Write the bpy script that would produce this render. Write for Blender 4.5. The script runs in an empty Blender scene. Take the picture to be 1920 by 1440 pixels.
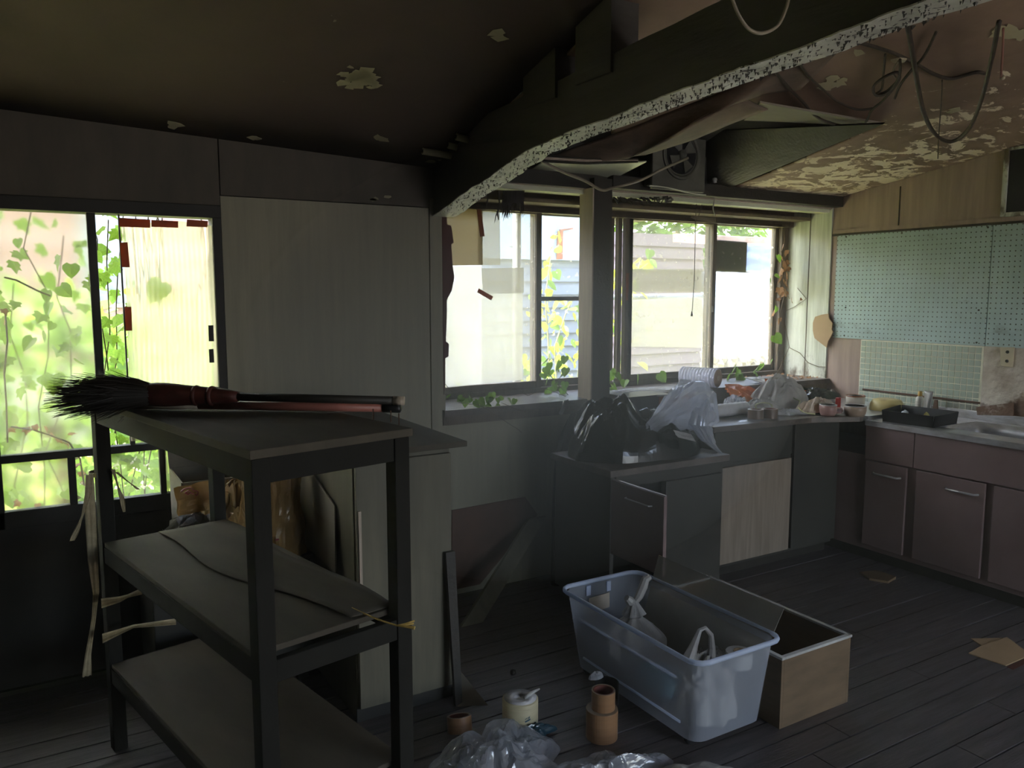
import bpy, math, random
from mathutils import Vector, Matrix, noise
rnd = random.Random(7)
C = bpy.context.scene
# ---------------------------------------------------------------- camera, sky, sun, exposure
CAM_H = 1.5; FPX = 1500.0; HORIZON = 547.0
PIT = math.atan((720-HORIZON)/FPX); AZ = math.atan(900/math.hypot(FPX, 720-HORIZON))
cd = bpy.data.cameras.new('camera'); cam = bpy.data.objects.new('camera', cd)
C.collection.objects.link(cam); C.camera = cam
cd.sensor_width = 36; cd.lens = 36*FPX/1920; cd.clip_start = .02; cd.clip_end = 300
cam.location = (0, 0, CAM_H); cam.rotation_euler = (math.pi/2-PIT, 0, -AZ)
FW = Vector((math.sin(AZ)*math.cos(PIT), math.cos(AZ)*math.cos(PIT), -math.sin(PIT)))
RT = Vector((math.cos(AZ), -math.sin(AZ), 0)); UP = RT.cross(FW)
def at(x, y, ax, v):
    """the point of the real plane (axis ax = v) that the photograph shows at pixel x, y"""
    d = FW + (x-960)/FPX*RT + (720-y)/FPX*UP
    o = Vector((0, 0, CAM_H)); return o + d*((v-o[ax])/d[ax])

w = bpy.data.worlds.new('sky'); C.world = w; w.use_nodes = True
nt = w.node_tree; bg = nt.nodes['Background']; sky = nt.nodes.new('ShaderNodeTexSky')
sky.sky_type = 'NISHITA'; sky.sun_disc = False; sky.sun_elevation = math.radians(52); sky.sun_rotation = math.radians(-66)
sky.air_density = 1.2; sky.dust_density = 2.5; sky.ozone_density = 1
hs_ = nt.nodes.new('ShaderNodeHueSaturation'); hs_.inputs['Saturation'].default_value = .62
nt.links.new(sky.outputs[0], hs_.inputs['Color']); nt.links.new(hs_.outputs[0], bg.inputs[0]); bg.inputs[1].default_value = .30
sl = bpy.data.lights.new('sun', 'SUN'); so = bpy.data.objects.new('sun', sl); C.collection.objects.link(so)
sl.energy = 4.2; sl.angle = .009; sl.color = (1, .93, .80)
so.location = (-6, 12, 14); so.rotation_euler = Vector((-.80, .35, 1.40)).to_track_quat('Z', 'Y').to_euler()
vs = C.view_settings; vs.view_transform = 'Standard'; vs.look = 'None'; vs.gamma = 1; vs.use_curve_mapping = False
vs.exposure = 3.05
C.cycles.use_denoising = True; C.cycles.max_bounces = 10; C.cycles.diffuse_bounces = 5; C.cycles.transparent_max_bounces = 24
C.cycles.transmission_bounces = 8; C.cycles.sample_clamp_indirect = 6; C.cycles.caustics_reflective = False
C.cycles.volume_bounces = 0; VEIL = .030
def portal(loc, rot, sx, sy):
    l = bpy.data.lights.new('window_portal', 'AREA'); l.shape = 'RECTANGLE'; l.size = sx; l.size_y = sy
    l.cycles.is_portal = True; o = bpy.data.objects.new('window_portal', l); C.collection.objects.link(o)
    o.location = loc; o.rotation_euler = rot
portal((3.05, 3.95, 1.48), (-math.pi/2, 0, 0), 2.9, 1.15)
portal((-.3, 3.55, 1.25), (-math.pi/2, 0, 0), 2.0, 1.25)
portal((3.05, -2.84, 1.07), (math.pi/2, 0, 0), 2.3, 2.15)

# ---------------------------------------------------------------- helpers
def N(t, kind, **kw):
    n = t.nodes.new(kind)
    for k, v in kw.items():
        if hasattr(n, k): setattr(n, k, v)
        else: n.inputs[k.replace('_', ' ')].default_value = v
    return n
def ramp(t, src, stops):
    r = t.nodes.new('ShaderNodeValToRGB'); t.links.new(src, r.inputs[0])
    e = r.color_ramp.elements
    while len(e) < len(stops): e.new(.5)
    for i, (p, c) in enumerate(stops):
        e[i].position = p; e[i].color = (*c, 1) if len(c) == 3 else c
    return r
def srgb(r, g, b):
    f = lambda c: (c/255/12.92) if c/255 <= .04045 else ((c/255+.055)/1.055)**2.4
    return (f(r), f(g), f(b))
def mat(name, col, rough=.6, metal=0., col2=None, scale=6., stretch=(1, 1, 1), amt=.5, bump=0., bscale=None,
        trans=0., ior=1.45, coat=0., transl=0., detail=6., thin=0., emit=None, spec=.5, alpha=1.):
    """principled surface with procedural two-tone variation in object space"""
    m = bpy.data.materials.new(name); m.use_nodes = True; t = m.node_tree; b = t.nodes['Principled BSDF']
    out = t.nodes['Material Output']
    tc = N(t, 'ShaderNodeTexCoord'); mp = N(t, 'ShaderNodeMapping'); mp.inputs['Scale'].default_value = stretch
    t.links.new(tc.outputs['Object'], mp.inputs[0])
    nz = N(t, 'ShaderNodeTexNoise'); nz.inputs['Scale'].default_value = scale; nz.inputs['Detail'].default_value = detail
    nz.inputs['Roughness'].default_value = .62
    t.links.new(mp.outputs[0], nz.inputs['Vector'])
    c2 = col2 if col2 else tuple(c*(1-amt) for c in col)
    r = ramp(t, nz.outputs[0], [(.33, c2), (.66, col)])
    t.links.new(r.outputs[0], b.inputs['Base Color'])
    b.inputs['Roughness'].default_value = rough; b.inputs['Metallic'].default_value = metal
    b.inputs['Transmission Weight'].default_value = trans; b.inputs['IOR'].default_value = ior
    b.inputs['Coat Weight'].default_value = coat; b.inputs['Specular IOR Level'].default_value = spec
    b.inputs['Alpha'].default_value = alpha
    if bump:
        n2 = N(t, 'ShaderNodeTexNoise'); n2.inputs['Scale'].default_value = bscale or scale*4; n2.inputs['Detail'].default_value = 8
        t.links.new(mp.outputs[0], n2.inputs['Vector'])
        bp = N(t, 'ShaderNodeBump'); bp.inputs['Strength'].default_value = bump; bp.inputs['Distance'].default_value = .01
        t.links.new(n2.outputs[0], bp.inputs['Height']); t.links.new(bp.outputs[0], b.inputs['Normal'])
    if transl:
        tr = N(t, 'ShaderNodeBsdfTranslucent'); mx = N(t, 'ShaderNodeMixShader'); mx.inputs[0].default_value = transl
        t.links.new(r.outputs[0], tr.inputs[0]); t.links.new(b.outputs[0], mx.inputs[1]); t.links.new(tr.outputs[0], mx.inputs[2])
        t.links.new(mx.outputs[0], out.inputs[0])
    if thin:   # part of the light goes straight through
        src = out.inputs[0].links[0].from_socket
        tp = N(t, 'ShaderNodeBsdfTransparent'); mx = N(t, 'ShaderNodeMixShader'); mx.inputs[0].default_value = thin
        t.links.new(src, mx.inputs[1]); t.links.new(tp.outputs[0], mx.inputs[2]); t.links.new(mx.outputs[0], out.inputs[0])
    return m
def spots(m, col, scale, lo, hi, stretch=(1, 1, 1), axis=None, rng=None, detail=8, dist=0., rough=None, wpos=False):
    """overlay a second colour (flaking paint, mould, stains) where noise passes lo..hi, optionally fading along an axis"""
    t = m.node_tree; b = t.nodes['Principled BSDF']; src = b.inputs['Base Color'].links[0].from_socket
    tc = N(t, 'ShaderNodeNewGeometry').outputs['Position'] if wpos else N(t, 'ShaderNodeTexCoord').outputs['Object']
    mp = N(t, 'ShaderNodeMapping'); mp.inputs['Scale'].default_value = stretch
    t.links.new(tc, mp.inputs[0])
    nz = N(t, 'ShaderNodeTexNoise'); nz.inputs['Scale'].default_value = scale; nz.inputs['Detail'].default_value = detail
    nz.inputs['Roughness'].default_value = .68; nz.inputs['Distortion'].default_value = dist
    t.links.new(mp.outputs[0], nz.inputs['Vector']); v = nz.outputs[0]
    for ax, (a, bb, c, d) in zip(axis or [], rng or []):
        sp = N(t, 'ShaderNodeSeparateXYZ'); t.links.new(tc, sp.inputs[0])
        mr = N(t, 'ShaderNodeMapRange'); mr.inputs[1].default_value = a; mr.inputs[2].default_value = bb
        mr.inputs[3].default_value = c; mr.inputs[4].default_value = d
        t.links.new(sp.outputs[ax], mr.inputs[0])
        ad = N(t, 'ShaderNodeMath', operation='ADD'); t.links.new(v, ad.inputs[0]); t.links.new(mr.outputs[0], ad.inputs[1]); v = ad.outputs[0]
    r = ramp(t, v, [(lo, (0, 0, 0)), (hi, (1, 1, 1))])
    mx = N(t, 'ShaderNodeMix', data_type='RGBA'); t.links.new(r.outputs[0], mx.inputs[0])
    t.links.new(src, mx.inputs[6]); mx.inputs[7].default_value = (*col, 1)
    t.links.new(mx.outputs[2], b.inputs['Base Color'])
    return m

class MB:
    def __init__(s): s.v = []; s.f = []
    def add(s, vs_, fs):
        o = len(s.v); s.v += [Vector(p) for p in vs_]; s.f += [tuple(i+o for i in f) for f in fs]; return s
    def box(s, x0, x1, y0, y1, z0, z1, M=None, ch=0.):
        p = [Vector((x, y, z)) for z in (z0, z1) for y in (y0, y1) for x in (x0, x1)]
        if M: p = [M @ q for q in p]
        return s.add(p, [(0, 2, 3, 1), (4, 5, 7, 6), (0, 1, 5, 4), (2, 6, 7, 3), (0, 4, 6, 2), (1, 3, 7, 5)])
    def prism(s, poly, d):   # polygon (3d points) extruded by vector d
        n = len(poly); d = Vector(d); a = [Vector(p) for p in poly]
        return s.add(a+[p+d for p in a], [tuple(range(n))[::-1], tuple(range(n, 2*n))]+[(i, (i+1) % n, n+(i+1) % n, n+i) for i in range(n)])
    def tube(s, pts, r, n=8, cap=True):
        pts = [Vector(p) for p in pts]; k = len(pts); rs = r if isinstance(r, (list, tuple)) else [r]*k
        vs_ = []
        for i, p in enumerate(pts):
            d = (pts[min(i+1, k-1)]-pts[max(i-1, 0)]).normalized()
            a = d.orthogonal().normalized() if i == 0 else (a-d*a.dot(d)).normalized()
            b = d.cross(a)
            vs_ += [p+(a*math.cos(q)+b*math.sin(q))*rs[i] for q in [2*math.pi*j/n for j in range(n)]]
        fs = [(i*n+j, i*n+(j+1) % n, (i+1)*n+(j+1) % n, (i+1)*n+j) for i in range(k-1) for j in range(n)]
        if cap: fs += [tuple(range(n))[::-1], tuple(range((k-1)*n, k*n))]
        return s.add(vs_, fs)
    def lathe(s, prof, c=(0, 0, 0), n=24, M=None, sx=1, sy=1, closed=False):
        vs_ = []
        for (r, z) in prof:
            for j in range(n):
                a = 2*math.pi*j/n; q = Vector((r*math.cos(a)*sx, r*math.sin(a)*sy, z))
                vs_.append((M @ q if M else q)+Vector(c))
        k = len(prof); R = k if closed else k-1
        fs = [(i*n+j, i*n+(j+1) % n, ((i+1) % k)*n+(j+1) % n, ((i+1) % k)*n+j) for i in range(R) for j in range(n)]
        if not closed:
            if prof[0][0] > 1e-6: fs.append(tuple(range(n))[::-1])
            if prof[-1][0] > 1e-6: fs.append(tuple(range((k-1)*n, k*n)))
        return s.add(vs_, fs)
    def grid(s, fn, nu, nv, keep=None):
        vs_ = [fn(i/nu, j/nv) for j in range(nv+1) for i in range(nu+1)]
        fs = [(j*(nu+1)+i, j*(nu+1)+i+1, (j+1)*(nu+1)+i+1, (j+1)*(nu+1)+i) for j in range(nv) for i in range(nu)
              if keep is None or keep((i+.5)/nu, (j+.5)/nv)]
        return s.add(vs_, fs)
    def build(s, name, m, parent=None, smooth=False, bevel=0., solid=0., world=True, sub=0, label=None):
        off = Vector((0, 0, 0)); p = parent
        while p is not None and world: off += p.location; p = p.parent
        me = bpy.data.meshes.new(name); me.from_pydata([tuple(v-off) for v in s.v], [], s.f); me.materials.append(m)
        me.validate(); me.update()
        if smooth:
            for q in me.polygons: q.use_smooth = True
        o = bpy.data.objects.new(name, me); C.collection.objects.link(o); o.parent = parent
        if bevel:
            b = o.modifiers.new('bevel', 'BEVEL'); b.width = bevel; b.segments = 2; b.limit_method = 'ANGLE'
        if solid:
            b = o.modifiers.new('solid', 'SOLIDIFY'); b.thickness = solid; b.offset = 0
        if sub:
            b = o.modifiers.new('sub', 'SUBSURF'); b.levels = sub; b.render_levels = sub
        if label: o['label'] = label
        return o
def bx(*a, M=None): return MB().box(*a, M=M)
def tag(o, label, cat, group=None):
    o['label'] = label; o['category'] = cat
    if group: o['group'] = group
    return o
def thing(name, label, cat, loc=(0, 0, 0), rz=0, group=None):
    o = bpy.data.objects.new(name, None); C.collection.objects.link(o); o.location = loc; o.rotation_euler = (0, 0, rz)
    o.empty_display_size = .1; return tag(o, label, cat, group)
def struct(name, mb=None, m=None, **k):
    if mb is None: o = bpy.data.objects.new(name, None); C.collection.objects.link(o)
    else: o = mb.build(name, m, None, **k)
    o['kind'] = 'structure'; return o
def solo(name, label, cat, mb, m, group=None, loc=None, **k):   # a thing that is one mesh, origin at its base
    if loc is None:
        xs = [v.x for v in mb.v]; ys = [v.y for v in mb.v]; zs = [v.z for v in mb.v]
        loc = Vector(((min(xs)+max(xs))/2, (min(ys)+max(ys))/2, min(zs)))
    loc = Vector(loc); mb.v = [v-loc for v in mb.v]; o = mb.build(name, m, None, **k); o.location = loc
    return tag(o, label, cat, group)
def copy(o, parent=None, **k):
    c = o.copy(); C.collection.objects.link(c); c.parent = parent
    for a, b in k.items(): setattr(c, a, b)
    return c
def rid(p, s=1., seed=0.): return 1-abs(noise.noise(Vector(p)*s+Vector((seed*7.3, seed*3.1, seed)))*2)

# ---------------------------------------------------------------- materials
M = {}
M['ply'] = spots(mat('pale plywood', (.35, .325, .215), .5, col2=(.28, .26, .175), scale=4, stretch=(9, 9, .5), bump=.08, bscale=30), (.06, .06, .045), 5, .70, .74)
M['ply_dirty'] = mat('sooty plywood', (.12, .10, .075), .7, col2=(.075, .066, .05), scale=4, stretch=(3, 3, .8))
M['brown_ply'] = mat('brown wall board', (.36, .27, .22), .6, col2=(.26, .19, .155), scale=5, stretch=(6, 6, .5), bump=.1)
M['jamb'] = spots(mat('whitewashed jamb board', (.62, .64, .55), .5, col2=(.40, .42, .34), scale=5, stretch=(8, 8, .5), bump=.15), (.10, .08, .05), 9, .60, .72, stretch=(1, 1, .6), axis=[2], rng=[(.95, 1.25, .14, -.12)])
M['dark_wood'] = mat('blackened timber', (.045, .038, .030), .6, col2=(.02, .018, .015), scale=5, stretch=(2, 2, 2), bump=.3, bscale=30)
M['frame'] = mat('weathered window frame', (.17, .13, .09), .65, col2=(.07, .055, .04), scale=8, stretch=(4, 4, 1), bump=.3)
M['frame_dark'] = mat('dark door frame', (.03, .026, .02), .6, col2=(.014, .012, .01), scale=8)
M['tan_wood'] = mat('tan raw timber', (.52, .43, .34), .6, col2=(.38, .31, .24), scale=6, stretch=(8, 8, .7), bump=.15)
M['beam_face'] = mat('sooty beam', (.10, .092, .08), .5, col2=(.06, .055, .05), scale=3, stretch=(1, .6, 3), bump=.35, bscale=14)
M['beam_under'] = spots(mat('flaking white beam underside', (.86, .84, .74), .4, col2=(.66, .64, .55), scale=20, bump=.4), (.05, .03, .025), 30, .59, .62, stretch=(1.6, .7, 1))
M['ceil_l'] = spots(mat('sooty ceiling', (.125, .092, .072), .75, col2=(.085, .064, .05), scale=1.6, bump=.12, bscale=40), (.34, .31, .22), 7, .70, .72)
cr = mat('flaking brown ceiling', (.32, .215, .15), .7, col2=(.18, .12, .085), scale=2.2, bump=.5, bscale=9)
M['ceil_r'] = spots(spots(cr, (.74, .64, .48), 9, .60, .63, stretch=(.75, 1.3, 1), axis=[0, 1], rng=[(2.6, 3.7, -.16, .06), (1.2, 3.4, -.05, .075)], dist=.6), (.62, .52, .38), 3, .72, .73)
M['soffit'] = spots(mat('soffit board with painted green light', (.80, .82, .62), .22, col2=(.62, .64, .48), scale=3, bump=.1), (.06, .05, .04), 16, .66, .70)  # reflected yellow-green light is put into the pale board colour
M['floor'] = mat('worn floor board', (.125, .105, .108), .36, col2=(.05, .042, .045), scale=5, stretch=(.8, 8, 1), bump=.25, bscale=30)
M['floor'].node_tree.nodes['Principled BSDF'].inputs['Specular IOR Level'].default_value = .6
M['under'] = mat('dark subfloor', (.012, .01, .009), .9)
M['plaster'] = spots(mat('rough stained plaster', (.60, .54, .46), .55, col2=(.33, .26, .20), scale=7, bump=1.0, bscale=18), (.14, .075, .045), 5, .52, .62, axis=[2], rng=[(.82, 1.0, .15, -.08)])
M['rack'] = mat('dark oiled rack timber', (.022, .021, .018), .8, spec=.2, col2=(.016, .015, .013), scale=4, stretch=(2, 2, 1), bump=.15)
M['rack_top'] = mat('dusty shelf board', (.105, .088, .068), .8, spec=.25, col2=(.07, .060, .047), scale=3, stretch=(3, 1, 1), bump=.08)
M['cab_pale'] = mat('pale laminate cabinet', (.16, .145, .10), .6, col2=(.11, .10, .07), scale=4, stretch=(6, 6, .6))
M['cab_dark'] = mat('dark green-grey cabinet', (.048, .046, .038), .5, col2=(.03, .029, .025), scale=3)
M['cab_top'] = mat('worn dark counter top', (.16, .13, .11), .45, col2=(.06, .05, .045), scale=14, bump=.25)
M['mauve'] = mat('mauve brown sink cabinet', (.25, .175, .17), .35, col2=(.18, .12, .115), scale=2.5, bump=.06)
M['steel'] = mat('stained stainless steel', (.66, .66, .68), .34, .6, col2=(.34, .32, .31), scale=7, stretch=(1, 1, 4), bump=.1)
M['light_door'] = mat('bare plywood door', (.30, .245, .19), .6, col2=(.19, .155, .12), scale=4, stretch=(9, 9, .6))
M['tan_box'] = mat('tan wooden box', (.19, .125, .07), .6, col2=(.12, .08, .045), scale=5, stretch=(1, 1, 4))
M['white_plastic'] = mat('white plastic', (.62, .62, .60), .4)
M['black'] = mat('black plastic', (.018, .018, .02), .35)
M['black_bag'] = mat('black bin bag', (.006, .008, .008), .17, coat=.4, bump=.2, bscale=14)
M['clear_bag'] = mat('clear plastic film', (.86, .90, 1.0), .12, bump=.35, bscale=18, transl=.40, thin=.42, coat=1., spec=1., ior=1.8)
M['white_bag'] = mat('white carrier bag', (.68, .66, .64), .35, transl=.35, bump=.3, bscale=30)
M['orange'] = mat('orange fabric', (.90, .25, .04), .5, transl=.25, amt=.35, scale=8)
M['tape_brown'] = mat('brown parcel tape', (.38, .20, .075), .3, transl=.6, amt=.2)
M['tape_orange'] = mat('orange brown tape strip', (.45, .13, .03), .35, transl=.55, amt=.3)
M['tape_roll'] = mat('tan tape roll', (.36, .20, .10), .3, col2=(.27, .14, .07), scale=2, stretch=(1, 1, 30))
M['tape_top'] = mat('tape roll edge', (.42, .33, .24), .45)
M['core'] = mat('red-brown cardboard core', (.20, .045, .03), .7)
M['cardboard'] = mat('cardboard', (.42, .29, .16), .75, amt=.15)
M['grey_card'] = mat('grey cardboard', (.24, .21, .165), .75, amt=.2)
M['twine'] = mat('straw twine', (.55, .47, .30), .7, col2=(.35, .28, .17), scale=40)
M['cable'] = mat('dusty cable', (.022, .016, .012), .6, col2=(.07, .05, .035), scale=30)
M['cable_light'] = mat('pale cable', (.42, .36, .26), .5)
M['steel_wire'] = mat('bare wire', (.4, .38, .34), .4, .8)
M['leaf'] = mat('fresh green leaf', (.22, .36, .05), .45, col2=(.12, .24, .03), scale=9, transl=.5)
M['leaf_y'] = mat('leaf with painted yellow sunlight', (.62, .68, .06), .45, col2=(.40, .52, .04), scale=9, transl=.6)  # yellow of the backlit leaves is put into the colour
M['leaf_dry'] = mat('dried brown leaf', (.42, .22, .09), .7, col2=(.22, .11, .05), scale=20, transl=.25)
M['stem'] = mat('vine stem', (.16, .11, .05), .7)
M['stem_y'] = mat('pale plant stem', (.5, .5, .22), .6)
M['bristle'] = mat('black bristle', (.022, .014, .01), .6)
M['red_dark'] = mat('dark red binding', (.11, .025, .018), .6, scale=30)
M['pink'] = mat('faded pink pole', (.36, .13, .10), .45, amt=.2)
M['peg'] = None
def pegboard_mat():
    m = spots(mat('pale blue pegboard', (.40, .52, .52), .5, col2=(.29, .38, .37), scale=2.4), (.13, .10, .08), 3.5, .60, .82, stretch=(1, 1, 2.5))
    t = m.node_tree; b = t.nodes['Principled BSDF']; src = b.inputs['Base Color'].links[0].from_socket
    tc = N(t, 'ShaderNodeTexCoord'); mp = N(t, 'ShaderNodeMapping'); s = 1/.0275; mp.inputs['Scale'].default_value = (0, s, s)
    t.links.new(tc.outputs['Object'], mp.inputs[0])
    fr = N(t, 'ShaderNodeVectorMath', operation='FRACTION'); t.links.new(mp.outputs[0], fr.inputs[0])
    ds = N(t, 'ShaderNodeVectorMath', operation='DISTANCE'); t.links.new(fr.outputs[0], ds.inputs[0]); ds.inputs[1].default_value = (0, .5, .5)
    r = ramp(t, ds.outputs['Value'], [(.12, (1, 1, 1)), (.16, (0, 0, 0))])
    mx = N(t, 'ShaderNodeMix', data_type='RGBA'); t.links.new(r.outputs[0], mx.inputs[0]); t.links.new(src, mx.inputs[6])
    mx.inputs[7].default_value = (.03, .03, .03, 1); t.links.new(mx.outputs[2], b.inputs['Base Color']); return m
M['peg'] = pegboard_mat()
M['grout'] = mat('cream grout', (.80, .78, .62), .8, amt=.25, scale=9)
M['tile'] = spots(mat('pale green mosaic tile', (.36, .42, .35), .25, col2=(.28, .33, .28), scale=12), (.16, .10, .07), 3, .55, .70, axis=[1, 2], rng=[(2.4, 2.9, .10, -.14), (.82, .96, .16, -.06)], wpos=True)
M['outlet'] = mat('yellowed bakelite', (.55, .48, .33), .4, amt=.2)
M['rust'] = mat('rusty brown stain', (.12, .06, .035), .8)
# glass
def glass(name, tint, dust, dcol, rough=0., dscale=30, speck=.62):
    m = bpy.data.materials.new(name); m.use_nodes = True; t = m.node_tree; t.nodes.remove(t.nodes['Principled BSDF']); out = t.nodes['Material Output']
    if rough:
        g = N(t, 'ShaderNodeBsdfRefraction'); g.inputs['Roughness'].default_value = rough; g.inputs['IOR'].default_value = 1.35
        g.inputs['Color'].default_value = (*tint, 1)
    else:
        g = N(t, 'ShaderNodeBsdfTransparent'); g.inputs[0].default_value = (*tint, 1)
    gl = N(t, 'ShaderNodeBsdfGlossy'); gl.inputs['Roughness'].default_value = .08
    m0 = N(t, 'ShaderNodeMixShader'); m0.inputs[0].default_value = .05
    t.links.new(g.outputs[0], m0.inputs[1]); t.links.new(gl.outputs[0], m0.inputs[2])
    tc = N(t, 'ShaderNodeTexCoord'); nz = N(t, 'ShaderNodeTexNoise'); nz.inputs['Scale'].default_value = dscale; nz.inputs['Detail'].default_value = 8
    n2 = N(t, 'ShaderNodeTexNoise'); n2.inputs['Scale'].default_value = 2.2; n2.inputs['Detail'].default_value = 5
    t.links.new(tc.outputs['Object'], nz.inputs['Vector']); t.links.new(tc.outputs['Object'], n2.inputs['Vector'])
    r = ramp(t, nz.outputs[0], [(speck, (0, 0, 0)), (speck+.05, (1, 1, 1))]); r2 = ramp(t, n2.outputs[0], [(.3, (dust*.5,)*3), (.7, (dust*1.4,)*3)])
    ad = N(t, 'ShaderNodeMath', operation='MULTIPLY_ADD'); t.links.new(r.outputs[0], ad.inputs[0]); ad.inputs[1].default_value = .5
    t.links.new(r2.outputs[0], ad.inputs[2]); ad.use_clamp = True
    di = N(t, 'ShaderNodeBsdfDiffuse'); tr = N(t, 'ShaderNodeBsdfTranslucent'); di.inputs[0].default_value = (*dcol, 1); tr.inputs[0].default_value = (*dcol, 1)
    md = N(t, 'ShaderNodeMixShader'); md.inputs[0].default_value = .65; t.links.new(di.outputs[0], md.inputs[1]); t.links.new(tr.outputs[0], md.inputs[2])
    mx = N(t, 'ShaderNodeMixShader'); t.links.new(ad.outputs[0], mx.inputs[0]); t.links.new(m0.outputs[0], mx.inputs[1]); t.links.new(md.outputs[0], mx.inputs[2])
    t.links.new(mx.outputs[0], out.inputs[0]); return m
M['glass'] = glass('dusty window glass', (.95, .96, .95), .10, (.75, .72, .62))
M['glass_dirty'] = glass('grimy window glass', (.88, .88, .85), .22, (.66, .62, .52), dscale=45, speck=.64)
M['frost'] = glass('frosted glass', (.86, .86, .78), .10, (.85, .80, .68), rough=.17, dscale=120, speck=.75)
M['film'] = glass('yellowed plastic sheet', (.92, .88, .66), .55, (.80, .74, .50), rough=.20, dscale=8, speck=.80)

# ---------------------------------------------------------------- room shell
GZ_ = -.35; XR = 4.456; YB = 3.44; YW = 3.80; XL = -2.2; YF = -2.8
def zc(X, Y):
    b = 2.145-.045*max(X, -2) if X < 1.63 else 2.072+.009*(X-1.63)
    s = .27 if X < 1.63 else .27-.125*(X-1.63)/2.82
    return b + s*(YB-Y) if Y > -.2 else b+s*(YB+.2)
fl = struct('floor')
MB().box(XL, XR, YF, YB, -.06, -.022).build('subfloor', M['under'], fl)
y = YF; k = 0
while y < YB:                       # boards run along the window wall
    wd = .105; off = rnd.uniform(-1.2, 0)
    x = XL
    cuts = sorted([XL]+[XL+off+2.4+i*2.9 for i in range(3) if XL+off+2.4+i*2.9 < XR-.3]+[XR])
    for a, b_ in zip(cuts, cuts[1:]):
        dz = rnd.uniform(-.0015, .0015)
        p = bx(a+.0015, b_-.0015, y+.003, min(y+wd-.003, YB), -.022, dz).build('plank', M['floor'], fl)
    y += wd
wb = struct('wall_back')
T = .10
def wp(n, m, x0, x1, z0, z1, t0=0., t1=T, par=wb, **k): return bx(x0, x1, YB+t0, YB+t1, z0, z1).build(n, m, par, **k)
wp('wall_panel', M['ply'], .677, 1.60, 0, 1.885)
wp('wall_panel', M['ply_dirty'], .679, 1.64, 1.889, 2.30)
wp('wall_panel', M['ply_dirty'], XL, .674, 1.845, 2.45)
wp('wall_panel', M['ply_dirty'], XL, -1.0, 0, 1.845)
wp('wall_panel', M['ply'], 1.603, 1.675, 0, 1.93, -.006)
wp('wall_panel', M['ply'], 1.677, 2.42, 0, .925, .004)
wp('wall_panel', M['ply_dirty'], 2.424, XR, 0, .925, .004)
wr = struct('wall_right')
bx(XR, XR+.1, 1.30, YB+.5, .0, 2.62).build('wall_panel', M['brown_ply'], wr)
bx(XR, XR+.1, YF, 1.297, .0, 2.95).build('wall_panel', M['brown_ply'], wr)
wrt = struct('trim_9')
bx(XR-.010, XR, 1.2, 3.43, 1.868, 1.892).build('picture_rail', M['brown_ply'], wrt)
bx(XR-.014, XR, 1.2, 3.43, 1.855, 1.868).build('picture_rail', M['dark_wood'], wrt)
for yy in (2.98,):
    bx(XR-.004, XR, yy-.003, yy+.003, 1.892, 2.12).build('seam_strip', M['dark_wood'], wrt)
bx(XR-.012, XR+.0, YB-.002, YW+.02, .93, 2.05).build('jamb_board', M['jamb'], wrt)
bx(XR-.014, XR+.0, 3.60, 3.606, .93, 2.05).build('seam_strip', M['frame'], wrt)
struct('wall_left', bx(XL-.1, XL, YF, YB, 0, 3.3), M['ply_dirty'])
wf = struct('wall_front')
bx(XL, 1.9, YF-.1, YF, 0, 3.3).build('wall_panel', M['ply_dirty'], wf)
bx(4.2, XR, YF-.1, YF, 0, 3.3).build('wall_panel', M['ply_dirty'], wf)
bx(1.9, 4.2, YF-.1, YF, 2.15, 3.3).build('wall_panel', M['ply_dirty'], wf)
# ceiling, left and right of the beam
HOLE = [(2.38, 2.17), (3.10, 2.17), (3.72, 3.46), (1.75, 3.46), (1.75, 2.72), (2.10, 2.62)]
def bulge(X, Y): return 0 if X < 1.66 else .05*min(1, max(0, (XR-X)*3) if X > 3 else 1)*noise.noise(Vector((X*1.1, Y*1.1, 5)))*min(1, (YB-Y)*2)
def onceil(x, y, drop):
    d = FW+(x-960)/FPX*RT+(720-y)/FPX*UP; t = .5
    while t < 6:
        p = Vector((0, 0, CAM_H))+d*t
        if p.z > zc(p.x, p.y)+bulge(p.x, p.y)-drop: return p
        t += .004
    return p
HOLE = [tuple(onceil(x, y, 0)[:2]) for x, y in ((1425, 194), (1540, 214), (1656, 233), (1362, 356))]+[(3.75, 3.46), (1.75, 3.46), (1.75, 2.72)]+[tuple(onceil(x, y, 0)[:2]) for x, y in ((1180, 270), (1290, 226), (1370, 200))]
def inpoly(x, y, P):
    c = False; j = len(P)-1
    for i in range(len(P)):
        if (P[i][1] > y) != (P[j][1] > y) and x < (P[j][0]-P[i][0])*(y-P[i][1])/(P[j][1]-P[i][1])+P[i][0]: c = not c
        j = i
    return c
ce = struct('ceiling')
def cg(x0, x1, y0, y1, amp, sd):
    def f(u, v):
        X = x0+(x1-x0)*u; Y = y0+(y1-y0)*v
        e = min(1, (x1-X)*3) if X > 3 else 1
        return (X, Y, zc(X, Y)+.0+amp*e*noise.noise(Vector((X*1.1, Y*1.1, sd)))*min(1, (YB-Y)*2))
    return f
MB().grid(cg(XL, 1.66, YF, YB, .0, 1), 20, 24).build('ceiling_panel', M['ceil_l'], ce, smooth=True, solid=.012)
nu, nv = 150, 280
MB().grid(cg(1.66, XR, YF, YB, .05, 5), nu, nv, lambda u, v: not inpoly(1.66+(XR-1.66)*u, YF+(YB-YF)*v, HOLE)).build('ceiling_panel', M['ceil_r'], ce, smooth=True, solid=.010)
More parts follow.
